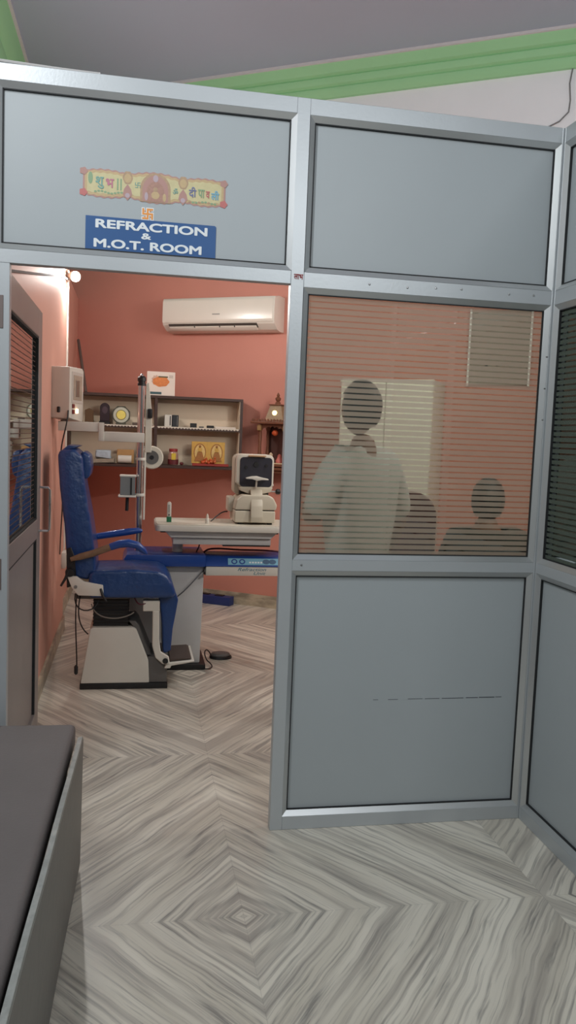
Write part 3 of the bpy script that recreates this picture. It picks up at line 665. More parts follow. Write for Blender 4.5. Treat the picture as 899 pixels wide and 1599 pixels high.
# ================================================================ AUTOREFRACTOMETER on the table
T = 0.9315
ar = thing('autorefractometer', 'cream autorefractometer with dark screen head on instrument table', 'medical device', (0.765, 2.30, T), math.radians(0))
IV = mat('ivory_plastic', (198, 190, 172), 0.4, 0, 0.03)
def A(b, nm, m, par=ar): return b.build(nm, m, par, world=False)
A(MB().box(-0.135, 0.125, -0.13, 0.15, 0.012, 0.088, 0.012, 3), 'lower_body', IV)
for fx in (-0.095, 0.095):
    for fy in (-0.085, 0.115): A(MB().box(fx - 0.015, fx + 0.015, fy - 0.015, fy + 0.015, 0, 0.014), 'rubber_foot', BLACK)
A(MB().prism([(-0.136, 0.093), (0.128, 0.093), (0.135, 0.125), (0.11, 0.172), (0.08, 0.188), (-0.085, 0.188), (-0.125, 0.155)], -0.128, 0.148, 'y', 0.010, 3), 'upper_body', IV)
A(MB().box(-0.128, 0.118, -0.122, 0.14, 0.086, 0.095), 'body_seam', BLACK)
A(MB().box(-0.165, -0.12, 0.0, 0.13, 0.07, 0.165, 0.012, 3), 'rear_module', WHITE2)
# head: rounded monitor shell leaning back a little
hp = rrect(-0.118, 0.122, 0.232, 0.442, 0.034, 6)
hp = [(x - 0.006 + (0.010 if z < 0.25 else 0), z) for x, z in hp]
hd = A(MB().prism(hp, -0.06, 0.10, 'y', 0.008, 2), 'head', WHITE2)
A(MB().prism([(x - 0.022, z - 0.002) for x, z in rrect(-0.108, 0.10, 0.18, 0.440, 0.034, 6)], 0.0, 0.15, 'y', 0.008, 2), 'head_shell', IV)
A(MB().prism(rrect(-0.102, 0.104, 0.236, 0.424, 0.022, 6), -0.066, -0.055, 'y', 0.002, 1), 'face_plate', mat('dark_face_plate', (44, 44, 54), 0.3, 0, 0.1, coat=0.2))
A(MB().box(-0.05, 0.06, -0.085, -0.05, 0.428, 0.437, 0.003, 2), 'forehead_rest', mat('tan_pad', (176, 140, 104), 0.6))
for (ex, ez, er) in ((-0.063, 0.360, 0.010), (0.0, 0.378, 0.016), (0.066, 0.372, 0.010)):
    A(MB().lathe([(er, -0.072), (er * 1.1, -0.064)], (ex, 0, ez), 16, 'y'), 'lens', BLACK)
# collar and curved support in front, dark gaps at each side
A(MB().prism([(-0.105, 0.236), (0.112, 0.236), (0.098, 0.205), (0.045, 0.192), (-0.045, 0.192), (-0.098, 0.212)], -0.075, -0.01, 'y', 0.006, 2), 'neck_collar', IV)
A(MB().box(-0.098, 0.092, -0.03, 0.06, 0.182, 0.215, 0.004, 1), 'neck_gap', mat('dark_grey_gap', (56, 56, 54), 0.6))
prof = [(-0.055, 0.225), (-0.090, 0.22), (-0.118, 0.19), (-0.142, 0.12), (-0.152, 0.05), (-0.146, 0.016), (-0.112, 0.016), (-0.10, 0.19)]
A(MB().prism(prof, -0.035, 0.040, 'x', 0.006, 2), 'support_column', IV)
A(MB().prism([(-0.068, 0.296), (-0.052, 0.300), (-0.030, 0.306), (0.0, 0.308), (0.030, 0.300), (0.072, 0.292), (0.074, 0.284), (0.030, 0.284), (0.0, 0.278), (-0.03, 0.288), (-0.068, 0.289)], -0.13, -0.085, 'y', 0.003, 2), 'chin_rest', WHITE)
A(MB().tube([(0.0, -0.105, 0.286), (0.0, -0.09, 0.235)], 0.006, 10), 'chin_rest_stem', WHITE)
A(MB().tube([(0.11, 0.0, 0.205), (0.145, 0.0, 0.205)], 0.005, 10), 'joystick_rod', STEEL)
A(MB().lathe([(0.012, 0.142), (0.018, 0.150), (0.018, 0.168), (0.010, 0.174)], (0, 0.0, 0.205), 16, 'x'), 'joystick_knob', BLACK)
b = MB(); b.tube(bez((0.602, 2.34, T + 0.065), (0.56, 2.3, T + 0.075), (0.52, 2.28, T + 0.03), (0.49, 2.27, T + 0.006), 10), 0.004, 8); b.build('power_cord', BLACK, ar)

tor = thing('pen_torch', 'white and green pen torch standing at left end of table', 'torch', (0.225, 2.24, T))
MB().box(0.210, 0.240, 2.225, 2.255, T, T + 0.035, 0.003, 2).build('green_base', mat('green_plastic', (30, 106, 72), 0.4), tor)
MB().prism(rrect(0.212, 0.238, T + 0.03, T + 0.128, 0.012, 5), 2.230, 2.250, 'y', 0.003, 2).build('barrel', WHITE, tor)
MB().box(0.219, 0.221, 2.2285, 2.231, T + 0.06, T + 0.11).box(0.226, 0.228, 2.2285, 2.231, T + 0.06, T + 0.11).box(0.219, 0.229, 2.2285, 2.231, T + 0.04, T + 0.052).build('marking', MGREY, tor, smooth=0)
bt = thing('dropper_bottle', 'tiny white eye-drop bottle standing on middle of table', 'bottle', (0.462, 2.2, T))
MB().lathe([(0.011, 0), (0.012, 0.003), (0.012, 0.028), (0.008, 0.034)], (0.462, 2.2, T), 16).build('bottle_body', WHITE, bt)
MB().lathe([(0.009, 0.033), (0.008, 0.046), (0.004, 0.058), (0.002, 0.062)], (0.462, 2.2, T), 16).build('cap', WHITE2, bt)

# ================================================================ EXAMINATION CHAIR
ch = thing('examination_chair', 'blue vinyl patient chair with headrest on white motorised base', 'chair', (0.0, 2.0, 0))
Y0, Y1 = 1.79, 2.15
MB().box(-0.278, 0.222, Y0, Y1, 0.0, 0.034, 0.004, 2).build('base_plate', BLACK, ch)
b = MB(); b.prism([(-0.274, 0.034), (0.116, 0.034), (0.108, 0.17), (0.035, 0.352), (0.018, 0.362), (-0.212, 0.362), (-0.226, 0.352)], Y0 + 0.005, Y1 - 0.01, 'y', 0.007, 3); b.build('base_cover', WHITE, ch)
b = MB(); b.prism([(0.100, 0.034), (0.218, 0.034), (0.218, 0.168), (0.190, 0.188), (0.105, 0.188)], Y0 + 0.012, Y1 - 0.02, 'y', 0.006, 2); b.prism([(0.02, 0.36), (0.09, 0.19), (0.125, 0.19), (0.05, 0.37), (0.03, 0.395), (-0.01, 0.395)], Y0 + 0.03, Y1 - 0.04, 'y', 0.004, 1); b.build('rear_housing', MGREY, ch)
b = MB()
for k in range(8):
    z = 0.362 + k * 0.021; b.box(-0.212, -0.008, Y0 + 0.04, Y1 - 0.05, z, z + 0.012, 0.004, 1); b.box(-0.205, -0.014, Y0 + 0.047, Y1 - 0.057, z + 0.011, z + 0.022)
b.build('bellows', mat('black_bellows', (34, 32, 32), 0.6), ch)
# seat: fat rounded block covered in wrinkled vinyl
sp_ = [(-0.232, 0.545), (-0.236, 0.680), (-0.205, 0.700), (0.03, 0.708), (0.15, 0.700), (0.205, 0.675), (0.236, 0.625), (0.252, 0.575), (0.245, 0.545), (0.12, 0.540), (-0.20, 0.545)]
b = MB(); b.prism(sp_, 1.745, 2.14, 'y', 0.022, 3); b.jitter(0.004, 12); b.build('seat', BLUE, ch, smooth=60)
bk = [(-0.350, 0.66), (-0.378, 0.98), (-0.402, 1.18), (-0.418, 1.345), (-0.405, 1.372), (-0.33, 1.382), (-0.285, 1.345), (-0.268, 1.18), (-0.238, 1.02), (-0.205, 0.80), (-0.196, 0.675), (-0.24, 0.64)]
b = MB(); b.prism(bk, 1.775, 2.145, 'y', 0.02, 3); b.jitter(0.005, 10, 3); b.build('backrest', BLUE, ch, smooth=60)
b = MB(); b.prism([(-0.290, 1.215), (-0.296, 1.36), (-0.275, 1.368), (-0.243, 1.345), (-0.234, 1.28), (-0.243, 1.225), (-0.265, 1.208)], 1.83, 2.09, 'y', 0.016, 3); b.build('headrest', BLUE, ch, smooth=60)
MB().prism([(-0.40, 1.368), (-0.33, 1.380), (-0.30, 1.395), (-0.36, 1.402)], 1.80, 2.12, 'y', 0.008, 2).jitter(0.004, 20).build('cover_fold', BLUE, ch)
# seat bracket, pivot and levers
MB().prism([(-0.352, 0.668), (-0.300, 0.668), (-0.262, 0.640), (-0.155, 0.620), (-0.150, 0.556), (-0.290, 0.560), (-0.325, 0.600)], 1.735, 1.760, 'y', 0.005, 2).build('seat_bracket', WHITE, ch)
MB().box(-0.30, -0.01, 1.80, 2.12, 0.528, 0.548, 0.003, 1).build('seat_pan', MGREY, ch)
MB().lathe([(0.022, -0.012), (0.026, 0.0), (0.026, 0.02)], (-0.338, 1.74, 0.690), 18, 'y').build('pivot', BLACK, ch)
MB().lathe([(0.009, -0.006), (0.010, 0.004)], (-0.305, 1.735, 0.610), 14, 'y').build('bolt', STEEL, ch)
MB().tube([(-0.345, 1.735, 0.70), (-0.36, 1.73, 0.66), (-0.385, 1.73, 0.615)], [0.009, 0.008, 0.006], 10).build('recline_lever', BLACK, ch)
MB().tube([(-0.168, 1.74, 0.60), (-0.155, 1.73, 0.56), (-0.135, 1.73, 0.528)], [0.008, 0.008, 0.006], 10).build('height_lever', BLACK, ch)
MB().prism([(-0.355, 0.60), (-0.36, 0.82), (-0.335, 0.83), (-0.315, 0.78), (-0.30, 0.62)], 1.755, 1.775, 'y', 0.004, 1).build('back_bracket', BLACK, ch)
# armrests: near one worn beige at the rear
def armrest(y, pts, w, nm, m, rr=0.021):
    b = MB(); b.tube([(x, y, z) for x, z in pts], w, 14); return b.build(nm, m, ch)
arc1 = [(-0.335, 0.765), (-0.28, 0.782), (-0.21, 0.802), (-0.15, 0.826), (-0.115, 0.84)]
arc2 = [(-0.12, 0.838), (-0.07, 0.856), (-0.02, 0.862), (0.03, 0.850), (0.065, 0.822), (0.085, 0.80)]
armrest(1.735, arc1, [0.012, 0.019, 0.020, 0.020, 0.020], 'armrest', mat('worn_armrest', (122, 96, 74), 0.45, 0, 0.45, 30))['label'] = 'worn brown rear end of armrest'
armrest(1.735, arc2, [0.0205, 0.023, 0.024, 0.022, 0.018, 0.006], 'armrest', BLUEP)
armrest(2.19, [(-0.30, 0.80), (-0.215, 0.838), (-0.12, 0.855), (-0.02, 0.872), (0.04, 0.880), (0.062, 0.878)], [0.012, 0.02, 0.022, 0.022, 0.018, 0.008], 'armrest', BLUEP)
# legrest: cover hangs from the seat front
MB().prism([(0.150, 0.560), (0.252, 0.575), (0.272, 0.52), (0.262, 0.45), (0.246, 0.36), (0.238, 0.22), (0.205, 0.20), (0.190, 0.215), (0.185, 0.38), (0.165, 0.50)], 1.80, 2.11, 'y', 0.012, 3).jitter(0.006, 14, 5).build('legrest', BLUE, ch, smooth=60)
MB().box(0.070, 0.165, 1.77, 1.83, 0.462, 0.524, 0.004, 1).build('legrest_block', WHITE, ch)
MB().prism([(0.125, 0.465), (0.163, 0.465), (0.166, 0.30), (0.178, 0.225), (0.225, 0.195), (0.232, 0.150), (0.19, 0.152), (0.148, 0.19), (0.128, 0.26)], 1.765, 1.785, 'y', 0.004, 1).build('legrest_arm', WHITE, ch)
MB().lathe([(0.016, -0.008), (0.016, 0.01)], (0.205, 1.765, 0.172), 16, 'y').build('ankle_pivot', BLACK, ch)
MB().prism([(0.200, 0.125), (0.215, 0.155), (0.372, 0.172), (0.374, 0.162), (0.240, 0.140), (0.235, 0.125)], 1.77, 2.12, 'y', 0.003, 1).build('footplate', WHITE, ch)
MB().prism([(0.230, 0.160), (0.360, 0.175), (0.345, 0.182), (0.232, 0.176)], 1.79, 2.10, 'y', 0.002, 1).build('footplate_mat', mat('brown_rubber', (74, 62, 56), 0.7), ch)
# loose cords
for k, (pts, m) in enumerate(((bez((-0.31, 1.80, 0.56), (-0.33, 1.76, 0.45), (-0.20, 1.76, 0.44), (-0.18, 1.80, 0.52), 10), BLACK),
    (bez((-0.30, 1.80, 0.58), (-0.315, 1.74, 0.40), (-0.285, 1.74, 0.22), (-0.295, 1.76, 0.10), 12), BLACK),
    (bez((-0.28, 1.80, 0.56), (-0.30, 1.74, 0.46), (-0.285, 1.74, 0.38), (-0.235, 1.775, 0.33), 12), BLACK),
    (bez((-0.22, 1.80, 0.50), (-0.20, 1.745, 0.41), (-0.05, 1.745, 0.41), (0.02, 1.80, 0.45), 12), mat('pale_cord', (120, 112, 104), 0.5)),
    (bez((0.02, 1.80, 0.54), (0.05, 1.76, 0.47), (0.08, 1.76, 0.52), (0.13, 1.80, 0.52), 10), mat('maroon_cable', (84, 28, 44), 0.5)))):
    MB().tube(pts, 0.0038, 7).build('cord', m, ch)
MB().lathe([(0.006, 0.0), (0.011, 0.008), (0.011, 0.045), (0.005, 0.055)], (-0.297, 1.76, 0.10), 10).build('plug', BLACK, ch)

# ================================================================ FLOOR ITEMS
fp = thing('foot_pedal', 'black oval foot pedal on the floor right of the unit', 'pedal', (0.60, 2.44, 0))
b = MB(); b.lathe([(0.072, 0.0), (0.076, 0.006), (0.072, 0.016)], (0.60, 2.44, 0), 28, sy=0.8); b.build('pedal_base', BLACK, fp)
b = MB(); b.lathe([(0.064, 0.016), (0.066, 0.024), (0.060, 0.034), (0.045, 0.038)], (0.598, 2.44, 0), 28, sy=0.8); b.build('pedal_top', MGREY, fp)
b = MB(); b.tube(bez((0.535, 2.43, 0.02), (0.50, 2.42, 0.10), (0.465, 2.36, 0.06), (0.50, 2.30, 0.02), 12) + bez((0.50, 2.30, 0.02), (0.535, 2.22, 0.008), (0.53, 2.16, 0.006), (0.47, 2.14, 0.012), 10)[1:], 0.004, 8); b.build('cord', BLACK, fp)
sx_, sy_ = 0.70, 4.26
ps = thing('power_strip', 'flat dark blue box lying against the skirting of the salmon wall', 'power strip', (sx_, wall_y(sx_) - 0.11, 0), -TH)
ps.matrix_basis = Matrix.Translation(ps.location) @ Matrix.Rotation(-TH, 4, 'Z')
MB().box(-0.25, 0.20, -0.045, 0.045, 0.0, 0.075, 0.004, 2).build('housing', mat('navy_plastic', (34, 52, 110), 0.45), ps, world=False)
for k in (-0.17, -0.06, 0.08): MB().box(k - 0.04, k + 0.04, -0.02, 0.03, 0.074, 0.082, 0.002, 1).build('socket', BLACK, ps, world=False)

# ================================================================ AIR CONDITIONER on the angled wall
ax_, ay_ = 0.775, wall_y(0.775)
ac = thing('air_conditioner', 'white split air conditioner high on the salmon wall', 'air conditioner', (ax_, ay_, 2.36), -TH)
AW = mat('ac_white', (222, 214, 202), 0.28, 0, 0.02, coat=0.2)
hw = 0.53
prof = [(0.0, 0.0), (0.0, 0.292), (-0.12, 0.292), (-0.200, 0.275), (-0.212, 0.25), (-0.215, 0.09), (-0.20, 0.055), (-0.14, 0.012), (-0.08, 0.0)]
A2 = lambda b, nm, m: b.build(nm, m, ac, world=False)
A2(MB().prism(prof, -hw, hw, 'x', 0.006, 2), 'body', AW)
A2(MB().prism([(-0.150, 0.285), (-0.203, 0.277), (-0.216, 0.25), (-0.219, 0.092), (-0.212, 0.070), (-0.206, 0.072), (-0.206, 0.25), (-0.19, 0.268)], -hw + 0.004, hw - 0.06 + 0.045, 'x', 0.002, 1), 'front_panel', AW)
A2(MB().prism([(-0.206, 0.062), (-0.203, 0.052), (-0.172, 0.026), (-0.165, 0.034), (-0.190, 0.060)], -hw + 0.06, hw - 0.16, 'x', 0.0, 1), 'air_outlet', mat('outlet_dark', (70, 62, 56), 0.6))
A2(MB().prism([(-0.200, 0.042), (-0.196, 0.032), (-0.160, 0.006), (-0.15, 0.010)], -hw + 0.065, hw - 0.165, 'x', 0.001, 1), 'louvre', AW)
text_ac = MB().box(-0.04, 0.03, -0.2205, -0.218, 0.132, 0.142); A2(text_ac, 'badge', mat('badge_grey', (150, 144, 136), 0.4))
for k in (-0.22, 0.02, 0.16): A2(MB().box(k, k + 0.008, -0.202, -0.185, 0.030, 0.05), 'louvre_clip', MATS['outlet_dark'])

# ================================================================ BULB, CONDUIT, SOCKET on the left wall
bl = thing('light_bulb', 'bright white LED bulb in holder high on the left wall', 'lamp', (XL, 3.1, 2.54))
bc = Vector((XL + 0.062, 3.10, 2.548)); bdir = Vector((0.80, -0.55, -0.15)).normalized()
rot = Vector((0, 0, 1)).rotation_difference(bdir).to_matrix().to_4x4(); mx_ = Matrix.Translation(bc) @ rot
def turned(b): b.bm.transform(mx_); return b
turned(MB().lathe([(0.006, -0.075), (0.014, -0.072), (0.016, -0.045), (0.028, -0.03), (0.034, -0.008), (0.034, 0.0)], (0, 0, 0), 20)).build('holder', WHITE2, bl)
MB().tube([(XL + 0.008, 0.45, 2.095), (XL + 0.008, 1.4, 2.254), (XL + 0.008, 2.63, 2.462), (XL + 0.012, 3.12, 2.53)], 0.006, 8).build('feed_cable', MGREY, bl)
bm_ = mat('bulb_glow', (255, 255, 255), 0.3, emit=(255, 252, 246), estr=980.0)
turned(MB().lathe([(0.033, 0.0005), (0.034, 0.010), (0.030, 0.024), (0.020, 0.034), (0.008, 0.038)], (0, 0, 0), 20)).build('bulb', bm_, bl)
MB().box(XL, XL + 0.02, 3.13, 3.19, 2.52, 2.58, 0.003, 1).build('mount', WHITE2, bl)
MB().tube([(XL + 0.012, 1.35, 2.10), (XL + 0.012, 2.6, 2.50)], 0.008, 8).build('closer_rod', MGREY, None) if False else None
cd = thing('cable_conduit', 'thin white cable conduit running down the left wall edge', 'conduit', (XL, 3.28, 0.5))
MB().box(XL, XL + 0.012, 3.268, 3.300, 0.60, 2.62, 0.002, 1).build('conduit_cover', WHITE, cd)
so = thing('wall_socket', 'small white socket box low on left wall behind chair', 'socket', (XL, 3.18, 0.48))
MB().box(XL, XL + 0.03, 3.10, 3.26, 0.485, 0.60, 0.005, 2).build('socket_box', WHITE, so)
MB().box(XL + 0.03, XL + 0.034, 3.125, 3.235, 0.505, 0.58, 0.002, 1).build('face', WHITE2, so)

# ================================================================ WALL SHELF with contents
SX0, SX1, SY0, SY1 = XR + 0.002, 0.895, 4.00, 4.20
Z0, Z1, ZM = 1.192, 1.790, 1.535
sh = thing('wall_shelf', 'dark framed four-compartment shelf with cream back across the corner', 'shelf', ((SX0 + SX1) / 2, 4.1, Z0))
t_ = 0.022
MB().box(SX0, SX1, SY0, SY1, Z1 - t_, Z1, 0.002, 1).build('top_board', WOODD, sh)
MB().box(SX0, SX1, SY0, SY1, Z0, Z0 + t_, 0.002, 1).build('bottom_board', WOODD, sh)
MB().box(SX0, SX0 + t_, SY0, SY1, Z0 + t_, Z1 - t_).build('side_board', WOODD, sh); MB().box(SX1 - t_, SX1, SY0, SY1, Z0 + t_, Z1 - t_).build('side_board', WOODD, sh)
MB().box(SX1 - t_ - 0.006, SX1 - t_, SY0 + 0.01, SY1 - 0.01, Z0 + t_, Z1 - t_).build('side_lining', CREAM, sh)
dv = 0.172
MB().box(dv - 0.012, dv + 0.012, SY0, SY1, Z0 + t_, Z1 - t_).build('divider', WOODD, sh)
MB().box(SX0 + t_, dv - 0.012, SY0, SY1, ZM - t_, ZM).build('middle_board', WOODD, sh); MB().box(dv + 0.012, SX1 - t_, SY0, SY1, ZM - t_, ZM).build('middle_board', WOODD, sh)
MB().box(SX0, SX1, SY1 - 0.008, SY1, Z0, Z1).build('back_panel', CREAM, sh, smooth=0)
# scalloped paper liners
PAPER = mat('shelf_paper', (206, 198, 184), 0.8, 0, 0.3, 60)
def liner(x0, x1, z, amp=0.010, n=26, nm='shelf_liner'):
    bm = bmesh.new(); T_ = []; B_ = []
    for i in range(n * 2 + 1):
        x = x0 + (x1 - x0) * i / (2 * n); T_.append(bm.verts.new((x, SY0 - 0.002, z + 0.002))); B_.append(bm.verts.new((x, SY0 - 0.003, z - 0.004 - (amp if i % 2 else 0.0))))
    K_ = [bm.verts.new((x0 + (x1 - x0) * i / (2 * n), SY1 - 0.01, z + 0.002)) for i in range(2 * n + 1)]
    for i in range(2 * n): bm.faces.new((T_[i], T_[i + 1], B_[i + 1], B_[i])); bm.faces.new((K_[i], K_[i + 1], T_[i + 1], T_[i]))
    b = MB(); b.bm = bm; b.build(nm, PAPER, sh, smooth=0)
liner(SX0 + t_, dv - 0.013, ZM); liner(dv + 0.013, SX1 - t_ - 0.006, ZM); 
b = MB(); b.prism([(0.87, 4.1), (0.895, 4.1), (0.895, 4.2), (0.87, 4.2)], 1.13, Z0, 'z'); b.box(SX0, SX0 + 0.02, 4.1, 4.2, 1.10, Z0); b.build('bracket', WOODD, sh, smooth=0)
zu, zl = ZM + 0.003, Z0 + t_ + 0.003
yo = 4.07
# upper left bay
o = MB().prism([(-0.405, zu), (-0.335, zu), (-0.335, zu + 0.105), (-0.37, zu + 0.125), (-0.405, zu + 0.11)], yo, yo + 0.03, 'y', 0.003, 1).build('plaque', mat('bronze_plaque', (96, 72, 48), 0.5, 0.2, 0.2)); tag(o, 'brown pointed wooden plaque beside the projector on upper shelf', 'plaque')
tr = thing('arched_trophy', 'dark arched trophy between plaque and round award on upper shelf', 'trophy', (-0.245, yo, zu))
MB().box(-0.290, -0.200, yo - 0.02, yo + 0.05, zu, zu + 0.022, 0.003, 1).build('base', BLACK, tr)
MB().prism([(-0.284, zu + 0.022), (-0.206, zu + 0.022)] + arc(-0.245, zu + 0.135, 0.039, 0, 180, 12), yo, yo + 0.03, 'y', 0.003, 1).build('arch', mat('dark_plum', (48, 36, 42), 0.35, 0, 0.2), tr)
MB().prism(ell(-0.245, zu + 0.115, 0.022, 0.03), yo - 0.003, yo, 'y').build('inset', mat('plum_grey', (76, 62, 70), 0.4), tr)
aw = thing('round_award', 'octagonal silver award plate with gold centre on upper shelf', 'award', (-0.105, yo, zu))
ac_ = (-0.112, zu + 0.080)
def ngon(n, r, rot=0.0): return [(ac_[0] + r * math.cos(2 * PI * (i + rot) / n), ac_[1] + r * math.sin(2 * PI * (i + rot) / n)) for i in range(n)]
MB().prism(ngon(8, 0.079, 0.5), yo, yo + 0.014, 'y', 0.002, 1).build('octagon_plate', mat('dark_silver', (104, 104, 92), 0.3, 0.5), aw)
MB().prism(ngon(30, 0.064), yo - 0.004, yo, 'y', 0.001, 1).build('ring', mat('pale_silver', (206, 208, 192), 0.3, 0.3), aw)
MB().prism(ngon(30, 0.042), yo - 0.007, yo - 0.003, 'y', 0.001, 1).build('ring', mat('olive_ring', (118, 108, 58), 0.4, 0.2), aw)
MB().prism(ngon(30, 0.037), yo - 0.010, yo - 0.006, 'y', 0.001, 1).build('gold_centre', mat('gold_disc', (238, 222, 120), 0.35, 0.15, 0.12, 50), aw)
MB().box(-0.155, -0.07, yo - 0.01, yo + 0.04, zu, zu + 0.012, 0.003, 1).build('stand', mat('dark_silver', (0, 0, 0)), aw)
o = MB().box(-0.02, 0.03, yo, yo + 0.06, zu, zu + 0.022, 0.003, 1).build('small_box', mat('dim_brown', (84, 70, 62), 0.6)); tag(o, 'small dark brown box behind the chrome pole on upper shelf', 'box')
o = MB().box(0.095, 0.155, yo, yo + 0.06, zu, zu + 0.020, 0.003, 1).jitter(0.002, 30).build('paper_packet', mat('white_paper', (216, 206, 194), 0.7)); tag(o, 'flat white packet left of the shelf divider, upper shelf', 'packet')
# upper right bay
def carton(nm, x0, x1, z0, h, dep, m, lab, cat='box', stripe=None):
    t = thing(nm, lab, cat, ((x0 + x1) / 2, yo, z0))
    MB().box(x0, x1, yo, yo + dep, z0, z0 + h, 0.002, 1).build('carton', m, t)
    if stripe: MB().box(x0 + (x1 - x0) * 0.72, x0 + (x1 - x0) * 0.86, yo - 0.001, yo, z0 + h * 0.1, z0 + h * 0.9).build('stripe', stripe, t, smooth=0)
    return t
carton('small_carton', 0.245, 0.305, zu, 0.098, 0.08, mat('white_card', (206, 202, 192), 0.6), 'white narrow carton standing left of the black carton', 'box', BLACK)
carton('small_carton', 0.309, 0.362, zu, 0.098, 0.08, mat('black_card', (34, 38, 44), 0.5), 'black narrow carton standing beside the white carton', 'box', MGREY)
carton('small_carton', 0.462, 0.515, zu, 0.036, 0.05, BLACK, 'tiny black box lying on middle of upper right shelf', 'box')
k_ = 0
for (x0, x1, h, m, lab) in ((0.60, 0.66, 0.022, BLACK, 'small black gadget lying near right end of upper shelf'), (0.535, 0.575, 0.012, MGREY, 'little grey packet left of the black gadget on upper shelf')):
    tag(MB().box(x0, x1, yo - 0.02, yo + 0.03, zu, zu + h, 0.004, 1).build('gadget', m), lab, 'gadget')
b = MB(); b.box(0.67, 0.84, 4.03, 4.15, zu, zu + 0.014, 0.002, 1).subdiv(3).jitter(0.006, 26); tag(b.build('paper_pile', mat('white_paper', (216, 206, 194), 0.7)), 'crumpled white papers at right end of the upper shelf', 'papers')
# lower left bay
b = MB(); b.box(-0.50, -0.16, 4.02, 4.15, zl, zl + 0.035, 0.003, 1).subdiv(3).jitter(0.010, 16); tag(b.build('paper_pile', mat('mixed_papers', (150, 138, 122), 0.8, 0, 0.35, 30)), 'untidy pile of papers on lower left shelf above the headrest', 'papers')
bg = MB(); bg.box(-0.31, -0.19, 4.01, 4.09, zl + 0.04, zl + 0.105, 0.01, 3).subdiv(1).jitter(0.012, 22); bg = bg.build('plastic_bag', mat('blue_white_bag', (168, 180, 190), 0.5, 0, 0.3, 40)); tag(bg, 'crumpled pale blue and white bag on the lower left shelf', 'bag')
o = MB().box(-0.14, 0.0, yo + 0.01, yo + 0.09, zl, zl + 0.115, 0.004, 1).build('cardboard_box', mat('cardboard', (176, 136, 88), 0.7, 0, 0.12, 30)); tag(o, 'tan cardboard box behind white roll on lower left shelf', 'box')
o = MB().tube([(-0.13, 4.035, zl + 0.036), (-0.02, 4.035, zl + 0.036)], 0.033, 20).build('paper_roll', mat('white_card', (206, 202, 192), 0.6)); tag(o, 'white paper roll lying in front of the cardboard box', 'roll')
o = MB().box(0.07, 0.15, yo, yo + 0.07, zl, zl + 0.15, 0.01, 3).build('packet', mat('grey_packet', (150, 142, 132), 0.6)); tag(o, 'grey upright packet behind the unit wheel on lower shelf', 'packet')
# lower right bay
jr = thing('lidded_jar', 'red-lidded jar with yellow label and dark red contents', 'jar', (0.325, yo, zl))
MB().lathe([(0.036, 0.0), (0.042, 0.008), (0.044, 0.05), (0.042, 0.09), (0.034, 0.108), (0.030, 0.115)], (0.325, yo, zl), 24).build('jar_glass', mat('jar_plastic', (176, 140, 126), 0.2, 0, 0.1), jr)
MB().lathe([(0.0445, 0.006), (0.0455, 0.048)], (0.325, yo, zl), 24).build('contents', mat('dark_red_contents', (96, 34, 38), 0.5, 0, 0.3, 60), jr)
MB().lathe([(0.034, 0.112), (0.036, 0.114), (0.036, 0.134), (0.033, 0.137)], (0.325, yo, zl), 24).build('lid', mat('red_lid', (150, 58, 58), 0.4), jr)
MB().box(0.308, 0.345, yo - 0.048, yo - 0.042, zl + 0.045, zl + 0.100, 0.002, 1).build('label', mat('yellow_label', (206, 180, 60), 0.5), jr)
tag(MB().ball((0.395, yo - 0.02, zl + 0.014), 0.014, (1.2, 1, 1)).build('sweet', mat('dark_red_contents', (0, 0, 0))), 'small dark red lump lying right of the jar', 'sweet')
pf = thing('golden_picture', 'golden picture of two haloed seated figures in lower right bay', 'picture', (0.60, yo, zl + 0.02))
GO = mat('gold_foil', (206, 164, 84), 0.4, 0.25, 0.2, 40); GO2 = mat('gold_foil_pale', (216, 186, 120), 0.45, 0.1, 0.25, 60); GO3 = mat('gold_foil_deep', (160, 108, 56), 0.5, 0.1, 0.25, 70)
gx0, gx1, gz0, gz1 = 0.478, 0.760, zl + 0.02, zl + 0.205
MB().box(gx0, gx1, yo, yo + 0.012, gz0, gz1, 0.002, 1).build('gold_board', GO, pf)
for cx_ in (0.548, 0.690):
    MB().prism(ell(cx_, gz0 + 0.095, 0.052, 0.075, 24), yo - 0.002, yo, 'y').build('halo', GO3, pf); MB().prism(ell(cx_, gz0 + 0.092, 0.044, 0.068, 24), yo - 0.004, yo - 0.002, 'y').build('halo_inner', GO2, pf)
    MB().prism([(cx_ - 0.045, gz0 + 0.02), (cx_ + 0.045, gz0 + 0.02), (cx_ + 0.03, gz0 + 0.06), (cx_ + 0.018, gz0 + 0.10), (cx_ - 0.018, gz0 + 0.10), (cx_ - 0.03, gz0 + 0.06)], yo - 0.007, yo - 0.004, 'y').build('figure', GO3, pf)
    MB().prism(ell(cx_, gz0 + 0.118, 0.018, 0.022, 16), yo - 0.007, yo - 0.004, 'y').build('figure_head', GO, pf); MB().prism(ell(cx_, gz0 + 0.145, 0.011, 0.012, 12), yo - 0.007, yo - 0.004, 'y').build('crown', GO3, pf)
OR = mat('orange_marigold', (206, 88, 44), 0.6, 0, 0.3, 60)
g_ = thing('flower_offering', 'orange and red flower offering in front of golden picture', 'flowers', (0.62, 4.03, zl))
MB().box(0.484, 0.790, 4.015, 4.055, zl, zl + 0.022, 0.003, 1).build('tray', mat('red_tray', (150, 48, 40), 0.5), g_)
b = MB()
for k in range(16): b.ball((0.565 + 0.125 * random.random(), 4.02 + 0.03 * random.random(), zl + 0.028 + 0.024 * random.random()), 0.013, (1.1, 1, 0.9), 8, 6)
b.build('petals', OR, g_)
for (x, h) in ((0.60, 0.075), (0.645, 0.062), (0.672, 0.08)): MB().lathe([(0.010, 0.03), (0.013, 0.036), (0.007, 0.05), (0.010, h - 0.01), (0.004, h)], (x, 4.012, zl), 10).build('small_idol', mat('copper_idol', (190, 100, 56), 0.4, 0.3), g_)
